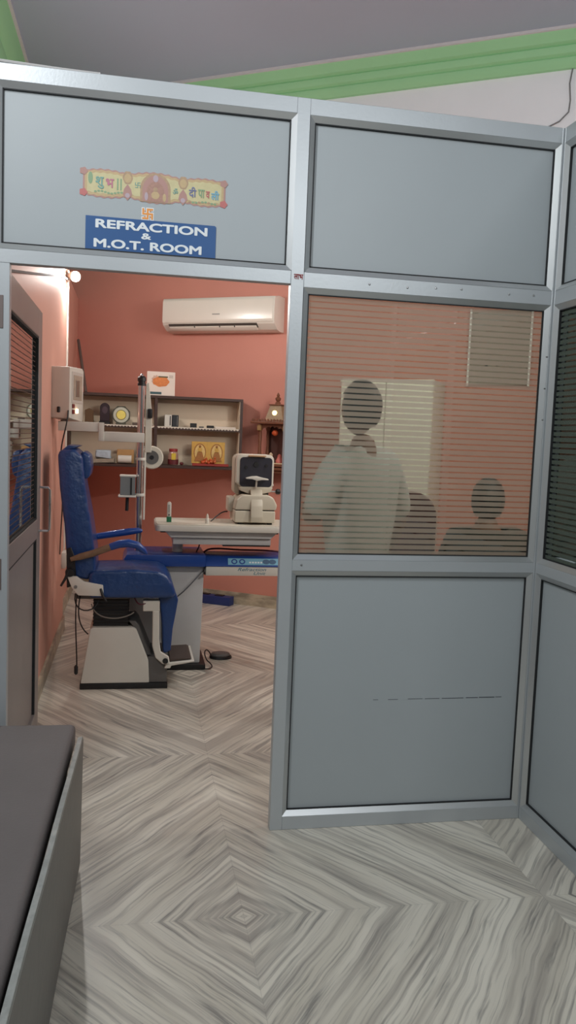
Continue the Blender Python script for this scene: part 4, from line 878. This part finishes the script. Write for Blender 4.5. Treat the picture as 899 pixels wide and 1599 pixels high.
# carton on top of the shelf
tb = thing('food_carton', 'white carton with orange food picture on top of the shelf', 'box', (0.205, 4.06, Z1))
MB().box(0.092, 0.322, 4.02, 4.14, Z1, Z1 + 0.196, 0.002, 1).build('carton', mat('white_carton', (222, 208, 196), 0.5), tb)
MB().prism(ell(0.205, Z1 + 0.115, 0.068, 0.042, 30, 0.05, 7), 4.0185, 4.02, 'y').build('picture', mat('orange_food', (208, 124, 66), 0.5, 0, 0.35, 45), tb)
MB().prism(ell(0.165, Z1 + 0.125, 0.035, 0.040, 30, 0.12, 9), 4.0188, 4.02, 'y').build('peach_patch', mat('peach_print', (196, 164, 146), 0.6), tb)  # peach printed patch behind the food picture
text('lettering', 'Perfect', (0.185, 0.268, Z1 + 0.142, Z1 + 0.165), 4.0185, mat('green_brown_ink', (92, 84, 54), 0.6), tb, 0.01, 0.2) if False else None
MB().box(0.185, 0.262, 4.0175, 4.0186, Z1 + 0.148, Z1 + 0.160).subdiv(2).jitter(0.0006, 60).build('script_mark', mat('green_brown_ink', (92, 84, 54), 0.6), tb, smooth=0)
for k in range(2): MB().box(0.272, 0.305, 4.0186, 4.02, Z1 + 0.162 - 0.013 * k, Z1 + 0.167 - 0.013 * k).build('small_print', mat('print_grey', (150, 140, 130), 0.6), tb, smooth=0)
MB().box(0.098, 0.212, 4.0182, 4.02, Z1 + 0.010, Z1 + 0.030, 0.0004, 1).build('teal_strip', mat('teal_strip', (56, 86, 92), 0.5), tb, smooth=0)
o = MB().tube([(-0.405, 4.17, 1.795), (-0.520, 4.88, 2.29)], 0.013, 10).build('wooden_stick', mat('grey_wood', (98, 84, 78), 0.6)); tag(o, 'grey wooden stick leaning in the corner behind the shelf', 'stick')

# ================================================================ LITTLE TEMPLE on the wall
tx = 1.235
tm = thing('wall_temple', 'small carved brown wooden shrine with spire, hung on the wall', 'shrine', (tx, wall_y(tx), 1.19), -TH)
P = lambda b, nm, m: b.build(nm, m, tm, world=False)
hw_ = 0.135
P(MB().box(-hw_, hw_, -0.012, 0, 0.0, 0.44), 'back_board', mat('temple_dark', (74, 42, 34), 0.6, 0, 0.2))
P(MB().box(-hw_ - 0.03, hw_ + 0.03, -0.24, 0, 0.02, 0.042, 0.004, 1).box(-hw_ - 0.02, hw_ + 0.02, -0.22, 0, -0.005, 0.02, 0.004, 1), 'base_shelf', WOODT)
P(MB().prism([(-0.01, -0.005), (-0.16, -0.005), (-0.12, -0.03), (-0.02, -0.11), (-0.01, -0.14)], -hw_ + 0.02, -hw_ + 0.045, 'x').prism([(-0.01, -0.005), (-0.16, -0.005), (-0.12, -0.03), (-0.02, -0.11), (-0.01, -0.14)], hw_ - 0.045, hw_ - 0.02, 'x'), 'bracket', WOODT)
P(MB().box(-hw_ - 0.02, hw_ + 0.02, -0.235, -0.215, 0.05, 0.072, 0.003, 1), 'drawer_rail', WOODT)
for sx_ in (-1, 1):
    for yy in (-0.195, -0.03):
        P(MB().lathe([(0.020, 0.07), (0.020, 0.09), (0.013, 0.10), (0.016, 0.15), (0.012, 0.22), (0.016, 0.30), (0.013, 0.34), (0.022, 0.36), (0.022, 0.39)], (sx_ * (hw_ - 0.02), yy, 0), 14), 'pillar', WOODT)
    P(MB().box(sx_ * (hw_ - 0.02) - 0.018, sx_ * (hw_ - 0.02) + 0.018, -0.225, -0.19, 0.345, 0.395, 0.006, 2), 'capital', mat('gilt_wood', (152, 120, 78), 0.5, 0.1))
# scalloped arch
sc_ = [(-hw_ + 0.02, 0.40), (hw_ - 0.02, 0.40)] + [(hw_ - 0.02 - (2 * hw_ - 0.04) * i / 24, 0.352 + 0.030 * math.sin(PI * i / 24) - (0.010 if i % 4 == 2 else 0)) for i in range(25)]
P(MB().prism(sc_, -0.208, -0.198, 'y'), 'scalloped_arch', WOODT)
P(MB().box(-hw_ - 0.045, hw_ + 0.045, -0.255, 0, 0.402, 0.424, 0.005, 2), 'cornice', WOODT)
b = MB()
for k in range(13): b.ball((-hw_ - 0.03 + k * (2 * hw_ + 0.06) / 12, -0.238, 0.430), 0.012, (1, 1, 1.1), 8, 6)
P(b, 'cresting', WOODT)
bm = bmesh.new(); q0 = [bm.verts.new((sx * 0.085, -0.11 + sy * 0.075, 0.425)) for sx, sy in ((-1, -1), (1, -1), (1, 1), (-1, 1))]; q1 = [bm.verts.new((sx * 0.048, -0.11 + sy * 0.045, 0.560)) for sx, sy in ((-1, -1), (1, -1), (1, 1), (-1, 1))]
bm.faces.new(q0); bm.faces.new(q1)
for i in range(4): bm.faces.new((q0[i], q0[(i + 1) % 4], q1[(i + 1) % 4], q1[i]))
b = MB(); b.bm = bm; P(b, 'spire_base', mat('pale_temple_wood', (146, 122, 92), 0.5, 0, 0.2, 60))
P(MB().box(-0.060, 0.060, -0.165, -0.055, 0.556, 0.568, 0.003, 1), 'spire_cap', WOODT)
P(MB().lathe([(0.026, 0.568), (0.020, 0.585), (0.012, 0.592), (0.022, 0.605), (0.024, 0.620), (0.010, 0.632), (0.014, 0.642), (0.003, 0.665)], (0, -0.11, 0), 16), 'finial', WOODT)
P(MB().lathe([(0.0005, -0.180), (0.020, -0.178), (0.020, -0.160)], (0.0, 0, 0.495), 18, 'y'), 'emblem_glow', mat('emblem_reflection_glow', (255, 250, 190), 0.4, emit=(255, 246, 170), estr=2.2))  # reflective emblem, no lamp; its bright reflection is put in as emission
P(MB().ball((0.0, -0.15, 0.33), 0.026, (1, 1, 0.95)), 'orange_ball', OR)
P(MB().box(-0.10, 0.12, -0.225, -0.05, 0.072, 0.080, 0.002, 1), 'offering_tray', mat('cream_tray', (226, 200, 160), 0.5))
P(MB().lathe([(0.026, 0.08), (0.028, 0.10), (0.014, 0.13), (0.017, 0.15), (0.004, 0.165)], (-0.03, -0.15, 0), 12), 'idol', mat('ivory_idol', (206, 184, 156), 0.5))
P(MB().lathe([(0.030, 0.08), (0.032, 0.10), (0.018, 0.125), (0.018, 0.14), (0.006, 0.155)], (0.045, -0.14, 0), 12), 'idol', mat('pink_idol', (196, 110, 100), 0.5))
P(MB().ball((0.0, -0.238, 0.05), 0.010).ball((0.03, -0.238, 0.042), 0.008), 'ornament', mat('silver_ornament', (200, 200, 196), 0.3, 0.4))

# ================================================================ THINGS SEEN THROUGH THE STRIPED GLASS
# pale steel cupboard against the angled wall
cx0 = 2.08
cu = thing('steel_cupboard', 'tall pale grey-green steel cupboard behind the striped glass', 'cupboard', (cx0, wall_y(cx0) - 0.02, 0), -TH)
Q = lambda b, nm, m, p=cu: b.build(nm, m, p, world=False)
CUP = mat('pale_steel_paint', (226, 226, 212), 0.45, 0, 0.03)
Q(MB().box(-0.36, 0.36, -0.40, 0.0, 0.06, 1.955, 0.006, 2), 'carcass', CUP)
for s0, s1 in ((-0.355, -0.003), (0.003, 0.355)):
    dd = Q(MB().box(s0, s1, -0.415, -0.40, 0.09, 1.935, 0.003, 1), 'door', CUP)
Q(MB().box(0.02, 0.03, -0.44, -0.415, 1.0, 1.14, 0.002, 1), 'handle', CHROME)
for (x, y) in ((-0.33, -0.37), (0.33, -0.37), (-0.33, -0.04), (0.33, -0.04)): Q(MB().box(x - 0.02, x + 0.02, y - 0.02, y + 0.02, 0, 0.06), 'leg', BLACK)
Q(MB().box(-0.365, 0.365, -0.418, -0.398, 1.93, 1.955, 0.002, 1), 'top_trim', WHITE)
# framed grey board and slim metal rack near the right end
nb_x = 2.72
bd = thing('notice_board', 'grey notice board with bright aluminium side edges', 'notice board', (nb_x, wall_y(nb_x) - 0.02, 1.95), -TH)
Q(MB().box(-0.22, 0.22, -0.02, 0.0, 0.0, 0.56), 'board', mat('board_grey', (150, 140, 130), 0.6), bd)
for s_ in (-0.235, 0.22): Q(MB().box(s_, s_ + 0.015, -0.035, 0.0, -0.01, 0.57), 'edge_strip', mat('bright_edge', (235, 235, 230), 0.4), bd)
b = MB()
for k in range(9): b.box(-0.13 + 0.028 * k, -0.115 + 0.028 * k + 0.006 * (k % 2), -0.0215, -0.02, 0.12 + 0.02 * (k % 3), 0.128 + 0.02 * (k % 3))
Q(b, 'handwriting', BLACK, bd)
# tall office chair
oc = thing('office_chair', 'dark maroon high-backed office chair beside standing person behind glass', 'chair', (1.46, 1.66, 0), math.radians(172))
MAR = mat('maroon_fabric', (72, 34, 36), 0.8, 0, 0.15, 40)
Q(MB().prism(rrect(-0.24, 0.24, 0.56, 1.22, 0.14, 6), 0.20, 0.27, 'y', 0.02, 3), 'backrest', MAR, oc)
Q(MB().box(-0.25, 0.25, -0.25, 0.22, 0.42, 0.50, 0.03, 3), 'seat', MAR, oc)
Q(MB().tube([(0, 0, 0.10), (0, 0, 0.42)], 0.028, 14), 'gas_lift', BLACK, oc)
Q(MB().tube([(0, 0.10, 0.44), (0, 0.24, 0.46), (0, 0.26, 0.62)], 0.02, 10), 'back_stem', BLACK, oc)
for k in range(5):
    a = 2 * PI * k / 5; lg = Q(MB().tube([(0.02 * math.cos(a), 0.02 * math.sin(a), 0.11), (0.27 * math.cos(a), 0.27 * math.sin(a), 0.075)], [0.024, 0.016], 10), 'leg', BLACK, oc)
    Q(MB().ball((0.27 * math.cos(a), 0.27 * math.sin(a), 0.031), 0.031, (1, 1, 1), 12, 8), 'castor', BLACK, oc)
for s_ in (-1, 1): Q(MB().tube([(s_ * 0.24, 0.1, 0.47), (s_ * 0.29, 0.05, 0.50), (s_ * 0.29, 0.0, 0.66), (s_ * 0.28, -0.15, 0.67), (s_ * 0.28, 0.12, 0.67)], 0.018, 10), 'armrest', BLACK, oc)
# stool under the seated person
st = thing('wooden_stool', 'dark wooden stool under the seated person behind glass', 'stool', (1.80, 1.02, 0))
Q(MB().box(-0.18, 0.18, -0.18, 0.18, 0.47, 0.50, 0.006, 2), 'seat', WOODD, st)
for sx in (-1, 1):
    for sy in (-1, 1): Q(MB().tube([(sx * 0.16, sy * 0.16, 0), (sx * 0.14, sy * 0.14, 0.47)], 0.018, 10), 'leg', WOODD, st)

# ---------------------------------------------------------------- people
def skin_mesh(name, joints, edges, radii, m, parent, root='pelvis', sub=2):
    names = list(joints); me = bpy.data.meshes.new(name)
    me.from_pydata([joints[n] for n in names], [(names.index(a), names.index(b)) for a, b in edges], [])
    o = bpy.data.objects.new(name, me); COL.objects.link(o); o.parent = parent; me.materials.append(m)
    o.modifiers.new('skin', 'SKIN'); o.modifiers['skin'].use_smooth_shade = True
    lay = me.skin_vertices[0].data if me.skin_vertices else None
    if lay is None:
        bm = bmesh.new(); bm.from_mesh(me); bm.verts.layers.skin.verify(); bm.to_mesh(me); bm.free(); lay = me.skin_vertices[0].data
    for i, n in enumerate(names):
        r = radii[n]; lay[i].radius = r if isinstance(r, tuple) else (r, r); lay[i].use_root = (n == root)
    s = o.modifiers.new('sub', 'SUBSURF'); s.levels = sub; s.render_levels = sub
    return o
SKIN = mat('brown_skin', (128, 88, 68), 0.55, 0, 0.06); HAIR = mat('black_hair', (22, 19, 19), 0.6, 0, 0.2, 60)
def head(parent, z, y=0.0, tilt=0.0):
    # z = chin height; face looks along -y (local)
    b = MB(); b.ball((0, y, z + 0.115), 0.078, (1.0, 1.18, 1.48), 28, 20)
    for v in b.bm.verts:
        q = v.co.z - z
        if q < 0.09:
            k = (0.09 - q) / 0.09; v.co.x *= 1 - 0.28 * k
            if v.co.y > y: v.co.y = y + (v.co.y - y) * (1 - 0.35 * k)
            else: v.co.y -= 0.006 * k
    b.prism([(-0.088 + y, z + 0.125), (-0.094 + y, z + 0.10), (-0.112 + y, z + 0.078), (-0.105 + y, z + 0.070), (-0.080 + y, z + 0.070)], -0.011, 0.011, 'x', 0.004, 2)
    for sx in (-1, 1): b.ball((sx * 0.078, y + 0.012, z + 0.105), 0.018, (0.4, 0.8, 1.5), 10, 8)
    b.tube([(-0.022, y - 0.080, z + 0.045), (0, y - 0.086, z + 0.046), (0.022, y - 0.080, z + 0.045)], [0.003, 0.006, 0.003], 8)
    h = b.build('head', SKIN, parent, world=False, smooth=70)
    for sx in (-1, 1):
        MB().ball((sx * 0.030, y - 0.078, z + 0.118), 0.012, (1.2, 0.7, 0.8), 12, 8).build('eye', mat('eye_white', (210, 206, 200), 0.3), h, world=False)
        MB().ball((sx * 0.030, y - 0.086, z + 0.118), 0.0055, (1, 0.6, 1), 10, 8).build('iris', HAIR, h, world=False)
    b = MB(); b.ball((0, y + 0.006, z + 0.125), 0.084, (1.03, 1.2, 1.42), 28, 20)
    dead = [v for v in b.bm.verts if (v.co.z < z + 0.165 and v.co.y < y - 0.035) or v.co.z < z + 0.03]
    bmesh.ops.delete(b.bm, geom=dead, context='VERTS')
    b.jitter(0.004, 30)
    b.build('hair', HAIR, parent, world=False, smooth=70)
    return h
def hand(parent, wrist, direction, palm_n, side=1):
    w = Vector(wrist); d = Vector(direction).normalized(); n = Vector(palm_n).normalized(); s_ = d.cross(n).normalized() * side
    J = {'w': w, 'p': w + d * 0.045, 'p2': w + d * 0.085}; E = [('w', 'p'), ('p', 'p2')]; R = {'w': (0.024, 0.018), 'p': (0.036, 0.015), 'p2': (0.036, 0.014)}
    o = skin_mesh('palm', {k: tuple(v) for k, v in J.items()}, E, R, SKIN, parent, 'w', 2)
    for k, (off, ln) in enumerate(((-0.028, 0.065), (-0.010, 0.075), (0.009, 0.070), (0.027, 0.055))):
        a = w + d * 0.075 + s_ * off; b1 = a + d * ln * 0.45; b2 = b1 + (d * 0.8 + n * 0.6).normalized() * ln * 0.35; b3 = b2 + (d * 0.4 + n * 0.9).normalized() * ln * 0.3
        MB().tube([a, b1, b2, b3], [0.0095, 0.009, 0.008, 0.006], 10).build('finger', SKIN, o, world=False)
    a = w + d * 0.03 - s_ * 0.03; b1 = a + (d * 0.6 - s_ * 0.7 + n * 0.3).normalized() * 0.035; b2 = b1 + (d * 0.9 - s_ * 0.1 + n * 0.4).normalized() * 0.03
    MB().tube([a, b1, b2], [0.012, 0.010, 0.007], 10).build('thumb', SKIN, o, world=False)
    return o

def body_full(parent, J, E, R): return skin_mesh('body', J, E, R, SKIN, parent, 'pelvis', 2)
# standing person, local frame: faces -y
def standing(label, loc, rz, shirt, trousers):
    t = thing('person', label, 'person', loc, rz)
    J = {'pelvis': (0, 0, 0.95), 'waist': (0, 0, 1.08), 'chest': (0, -0.005, 1.27), 'neck0': (0, 0.01, 1.44), 'neck': (0, 0.005, 1.53),
         'shL': (-0.165, 0.01, 1.385), 'elL': (-0.235, 0.02, 1.13), 'wrL': (-0.20, -0.10, 0.90), 'shR': (0.165, 0.01, 1.385), 'elR': (0.255, 0.0, 1.15), 'wrR': (0.12, -0.22, 1.16),
         'hL': (-0.09, 0, 0.90), 'kL': (-0.10, -0.01, 0.49), 'aL': (-0.11, 0.02, 0.085), 'hR': (0.09, 0, 0.90), 'kR': (0.10, -0.01, 0.49), 'aR': (0.11, 0.02, 0.085), 'tL': (-0.12, -0.12, 0.035), 'tR': (0.12, -0.12, 0.035)}
    E = [('pelvis', 'waist'), ('waist', 'chest'), ('chest', 'neck0'), ('neck0', 'neck'), ('chest', 'shL'), ('shL', 'elL'), ('elL', 'wrL'), ('chest', 'shR'), ('shR', 'elR'), ('elR', 'wrR'),
         ('pelvis', 'hL'), ('hL', 'kL'), ('kL', 'aL'), ('aL', 'tL'), ('pelvis', 'hR'), ('hR', 'kR'), ('kR', 'aR'), ('aR', 'tR')]
    R = {'pelvis': (0.13, 0.10), 'waist': (0.125, 0.10), 'chest': (0.15, 0.11), 'neck0': (0.055, 0.055), 'neck': 0.062, 'shL': 0.055, 'elL': 0.04, 'wrL': 0.026, 'shR': 0.055, 'elR': 0.04, 'wrR': 0.026,
         'hL': 0.085, 'kL': 0.055, 'aL': 0.038, 'tL': 0.03, 'hR': 0.085, 'kR': 0.055, 'aR': 0.038, 'tR': 0.03}
    body_full(t, J, E, R)
    JS = {k: J[k] for k in ('waist', 'chest', 'neck0', 'shL', 'elL', 'shR', 'elR')}; JS['hem'] = (0, 0, 0.90); JS['neck0'] = (0, 0.01, 1.46)
    RS = {'hem': (0.165, 0.125), 'waist': (0.155, 0.125), 'chest': (0.185, 0.14), 'neck0': (0.115, 0.095), 'shL': 0.095, 'elL': 0.058, 'shR': 0.095, 'elR': 0.058}
    skin_mesh('shirt', JS, [('hem', 'waist'), ('waist', 'chest'), ('chest', 'neck0'), ('chest', 'shL'), ('shL', 'elL'), ('chest', 'shR'), ('shR', 'elR')], RS, shirt, t, 'waist', 2)
    JT = {k: J[k] for k in ('pelvis', 'hL', 'kL', 'aL', 'hR', 'kR', 'aR')}; RT = {'pelvis': (0.145, 0.115), 'hL': 0.10, 'kL': 0.075, 'aL': 0.062, 'hR': 0.10, 'kR': 0.075, 'aR': 0.062}
    skin_mesh('trousers', JT, [('pelvis', 'hL'), ('hL', 'kL'), ('kL', 'aL'), ('pelvis', 'hR'), ('hR', 'kR'), ('kR', 'aR')], RT, trousers, t, 'pelvis', 2)
    for s_ in (-1, 1): MB().prism([(0.075, 0.0), (0.075, 0.07), (0.02, 0.09), (-0.06, 0.06), (-0.17, 0.045), (-0.185, 0.02), (-0.18, 0.0)], s_ * 0.115 - 0.045, s_ * 0.115 + 0.045, 'x', 0.012, 3).build('shoe', BLACK, t, world=False)
    head(t, 1.515, -0.02)
    hand(t, J['wrL'], (0.05, -0.35, -0.8), (0.9, 0, 0)); hand(t, J['wrR'], (-0.6, -0.6, 0.15), (0, 0.5, 0.8), -1)
    return t
SHG = mat('pale_shirt_cloth', (206, 212, 208), 0.85, 0, 0.06); DK = mat('dark_cloth', (44, 42, 44), 0.85, 0, 0.1); DK2 = mat('charcoal_cloth', (40, 42, 38), 0.85, 0, 0.1)
standing('standing person in pale grey shirt seen from behind through striped glass', (0.985, 0.56, 0), math.radians(205), SHG, DK)
def seated(label, loc, rz, shirt, trousers):
    t = thing('person', label, 'person', loc, rz)
    J = {'pelvis': (0, 0, 0.60), 'waist': (0, 0, 0.72), 'chest': (0, -0.02, 0.91), 'neck0': (0, -0.01, 1.06), 'neck': (0, -0.015, 1.14),
         'shL': (-0.165, -0.01, 0.995), 'elL': (-0.225, -0.04, 0.78), 'wrL': (-0.12, -0.26, 0.68), 'shR': (0.165, -0.01, 0.995), 'elR': (0.225, -0.04, 0.78), 'wrR': (0.12, -0.26, 0.68),
         'hL': (-0.09, -0.05, 0.585), 'kL': (-0.12, -0.43, 0.56), 'aL': (-0.12, -0.42, 0.085), 'tL': (-0.13, -0.54, 0.035), 'hR': (0.09, -0.05, 0.585), 'kR': (0.12, -0.43, 0.56), 'aR': (0.12, -0.42, 0.085), 'tR': (0.13, -0.54, 0.035)}
    E = [('pelvis', 'waist'), ('waist', 'chest'), ('chest', 'neck0'), ('neck0', 'neck'), ('chest', 'shL'), ('shL', 'elL'), ('elL', 'wrL'), ('chest', 'shR'), ('shR', 'elR'), ('elR', 'wrR'),
         ('pelvis', 'hL'), ('hL', 'kL'), ('kL', 'aL'), ('aL', 'tL'), ('pelvis', 'hR'), ('hR', 'kR'), ('kR', 'aR'), ('aR', 'tR')]
    R = {'pelvis': (0.13, 0.09), 'waist': (0.125, 0.10), 'chest': (0.15, 0.11), 'neck0': (0.055, 0.055), 'neck': 0.062, 'shL': 0.055, 'elL': 0.04, 'wrL': 0.026, 'shR': 0.055, 'elR': 0.04, 'wrR': 0.026,
         'hL': 0.08, 'kL': 0.055, 'aL': 0.038, 'tL': 0.03, 'hR': 0.08, 'kR': 0.055, 'aR': 0.038, 'tR': 0.03}
    body_full(t, J, E, R)
    JS = {k: J[k] for k in ('waist', 'chest', 'neck0', 'shL', 'elL', 'shR', 'elR', 'wrL', 'wrR')}; JS['hem'] = (0, 0, 0.60)
    JS['wrL'] = (-0.14, -0.22, 0.69); JS['wrR'] = (0.14, -0.22, 0.69)
    RS = {'hem': (0.155, 0.115), 'waist': (0.155, 0.125), 'chest': (0.18, 0.13), 'neck0': (0.105, 0.085), 'shL': 0.09, 'elL': 0.056, 'shR': 0.075, 'elR': 0.056, 'wrL': 0.04, 'wrR': 0.04}
    skin_mesh('shirt', JS, [('hem', 'waist'), ('waist', 'chest'), ('chest', 'neck0'), ('chest', 'shL'), ('shL', 'elL'), ('elL', 'wrL'), ('chest', 'shR'), ('shR', 'elR'), ('elR', 'wrR')], RS, shirt, t, 'waist', 2)
    JT = {k: J[k] for k in ('pelvis', 'hL', 'kL', 'aL', 'hR', 'kR', 'aR')}; RT = {'pelvis': (0.14, 0.095), 'hL': 0.09, 'kL': 0.07, 'aL': 0.055, 'hR': 0.09, 'kR': 0.07, 'aR': 0.055}
    skin_mesh('trousers', JT, [('pelvis', 'hL'), ('hL', 'kL'), ('kL', 'aL'), ('pelvis', 'hR'), ('hR', 'kR'), ('kR', 'aR')], RT, trousers, t, 'pelvis', 2)
    for s_ in (-1, 1): MB().prism([(-0.36, 0.0), (-0.36, 0.07), (-0.42, 0.09), (-0.50, 0.06), (-0.60, 0.045), (-0.62, 0.02), (-0.61, 0.0)], s_ * 0.125 - 0.045, s_ * 0.125 + 0.045, 'x', 0.012, 3).build('shoe', BLACK, t, world=False)
    head(t, 1.085, -0.03)
    hand(t, J['wrL'], (0.2, -0.8, -0.25), (0, 0, -1)); hand(t, J['wrR'], (-0.2, -0.8, -0.25), (0, 0, -1), -1)
    return t
seated('seated person in dark clothes with back turned, at right behind striped glass', (1.80, 1.02, 0), math.radians(152), DK2, DK)

# ---------------------------------------------------------------- groups of repeated things
for o in bpy.data.objects:
    if o.parent is None and 'label' in o.keys():
        k = o.name.split('.')[0]
        if k == 'small_carton': o['group'] = 'small cartons on the upper right shelf'
        elif k == 'person': o['group'] = 'people behind the striped glass'
        elif k == 'gadget': o['group'] = 'small gadgets on the upper right shelf'
        elif k == 'paper_pile': o['group'] = 'paper piles on the wall shelf'
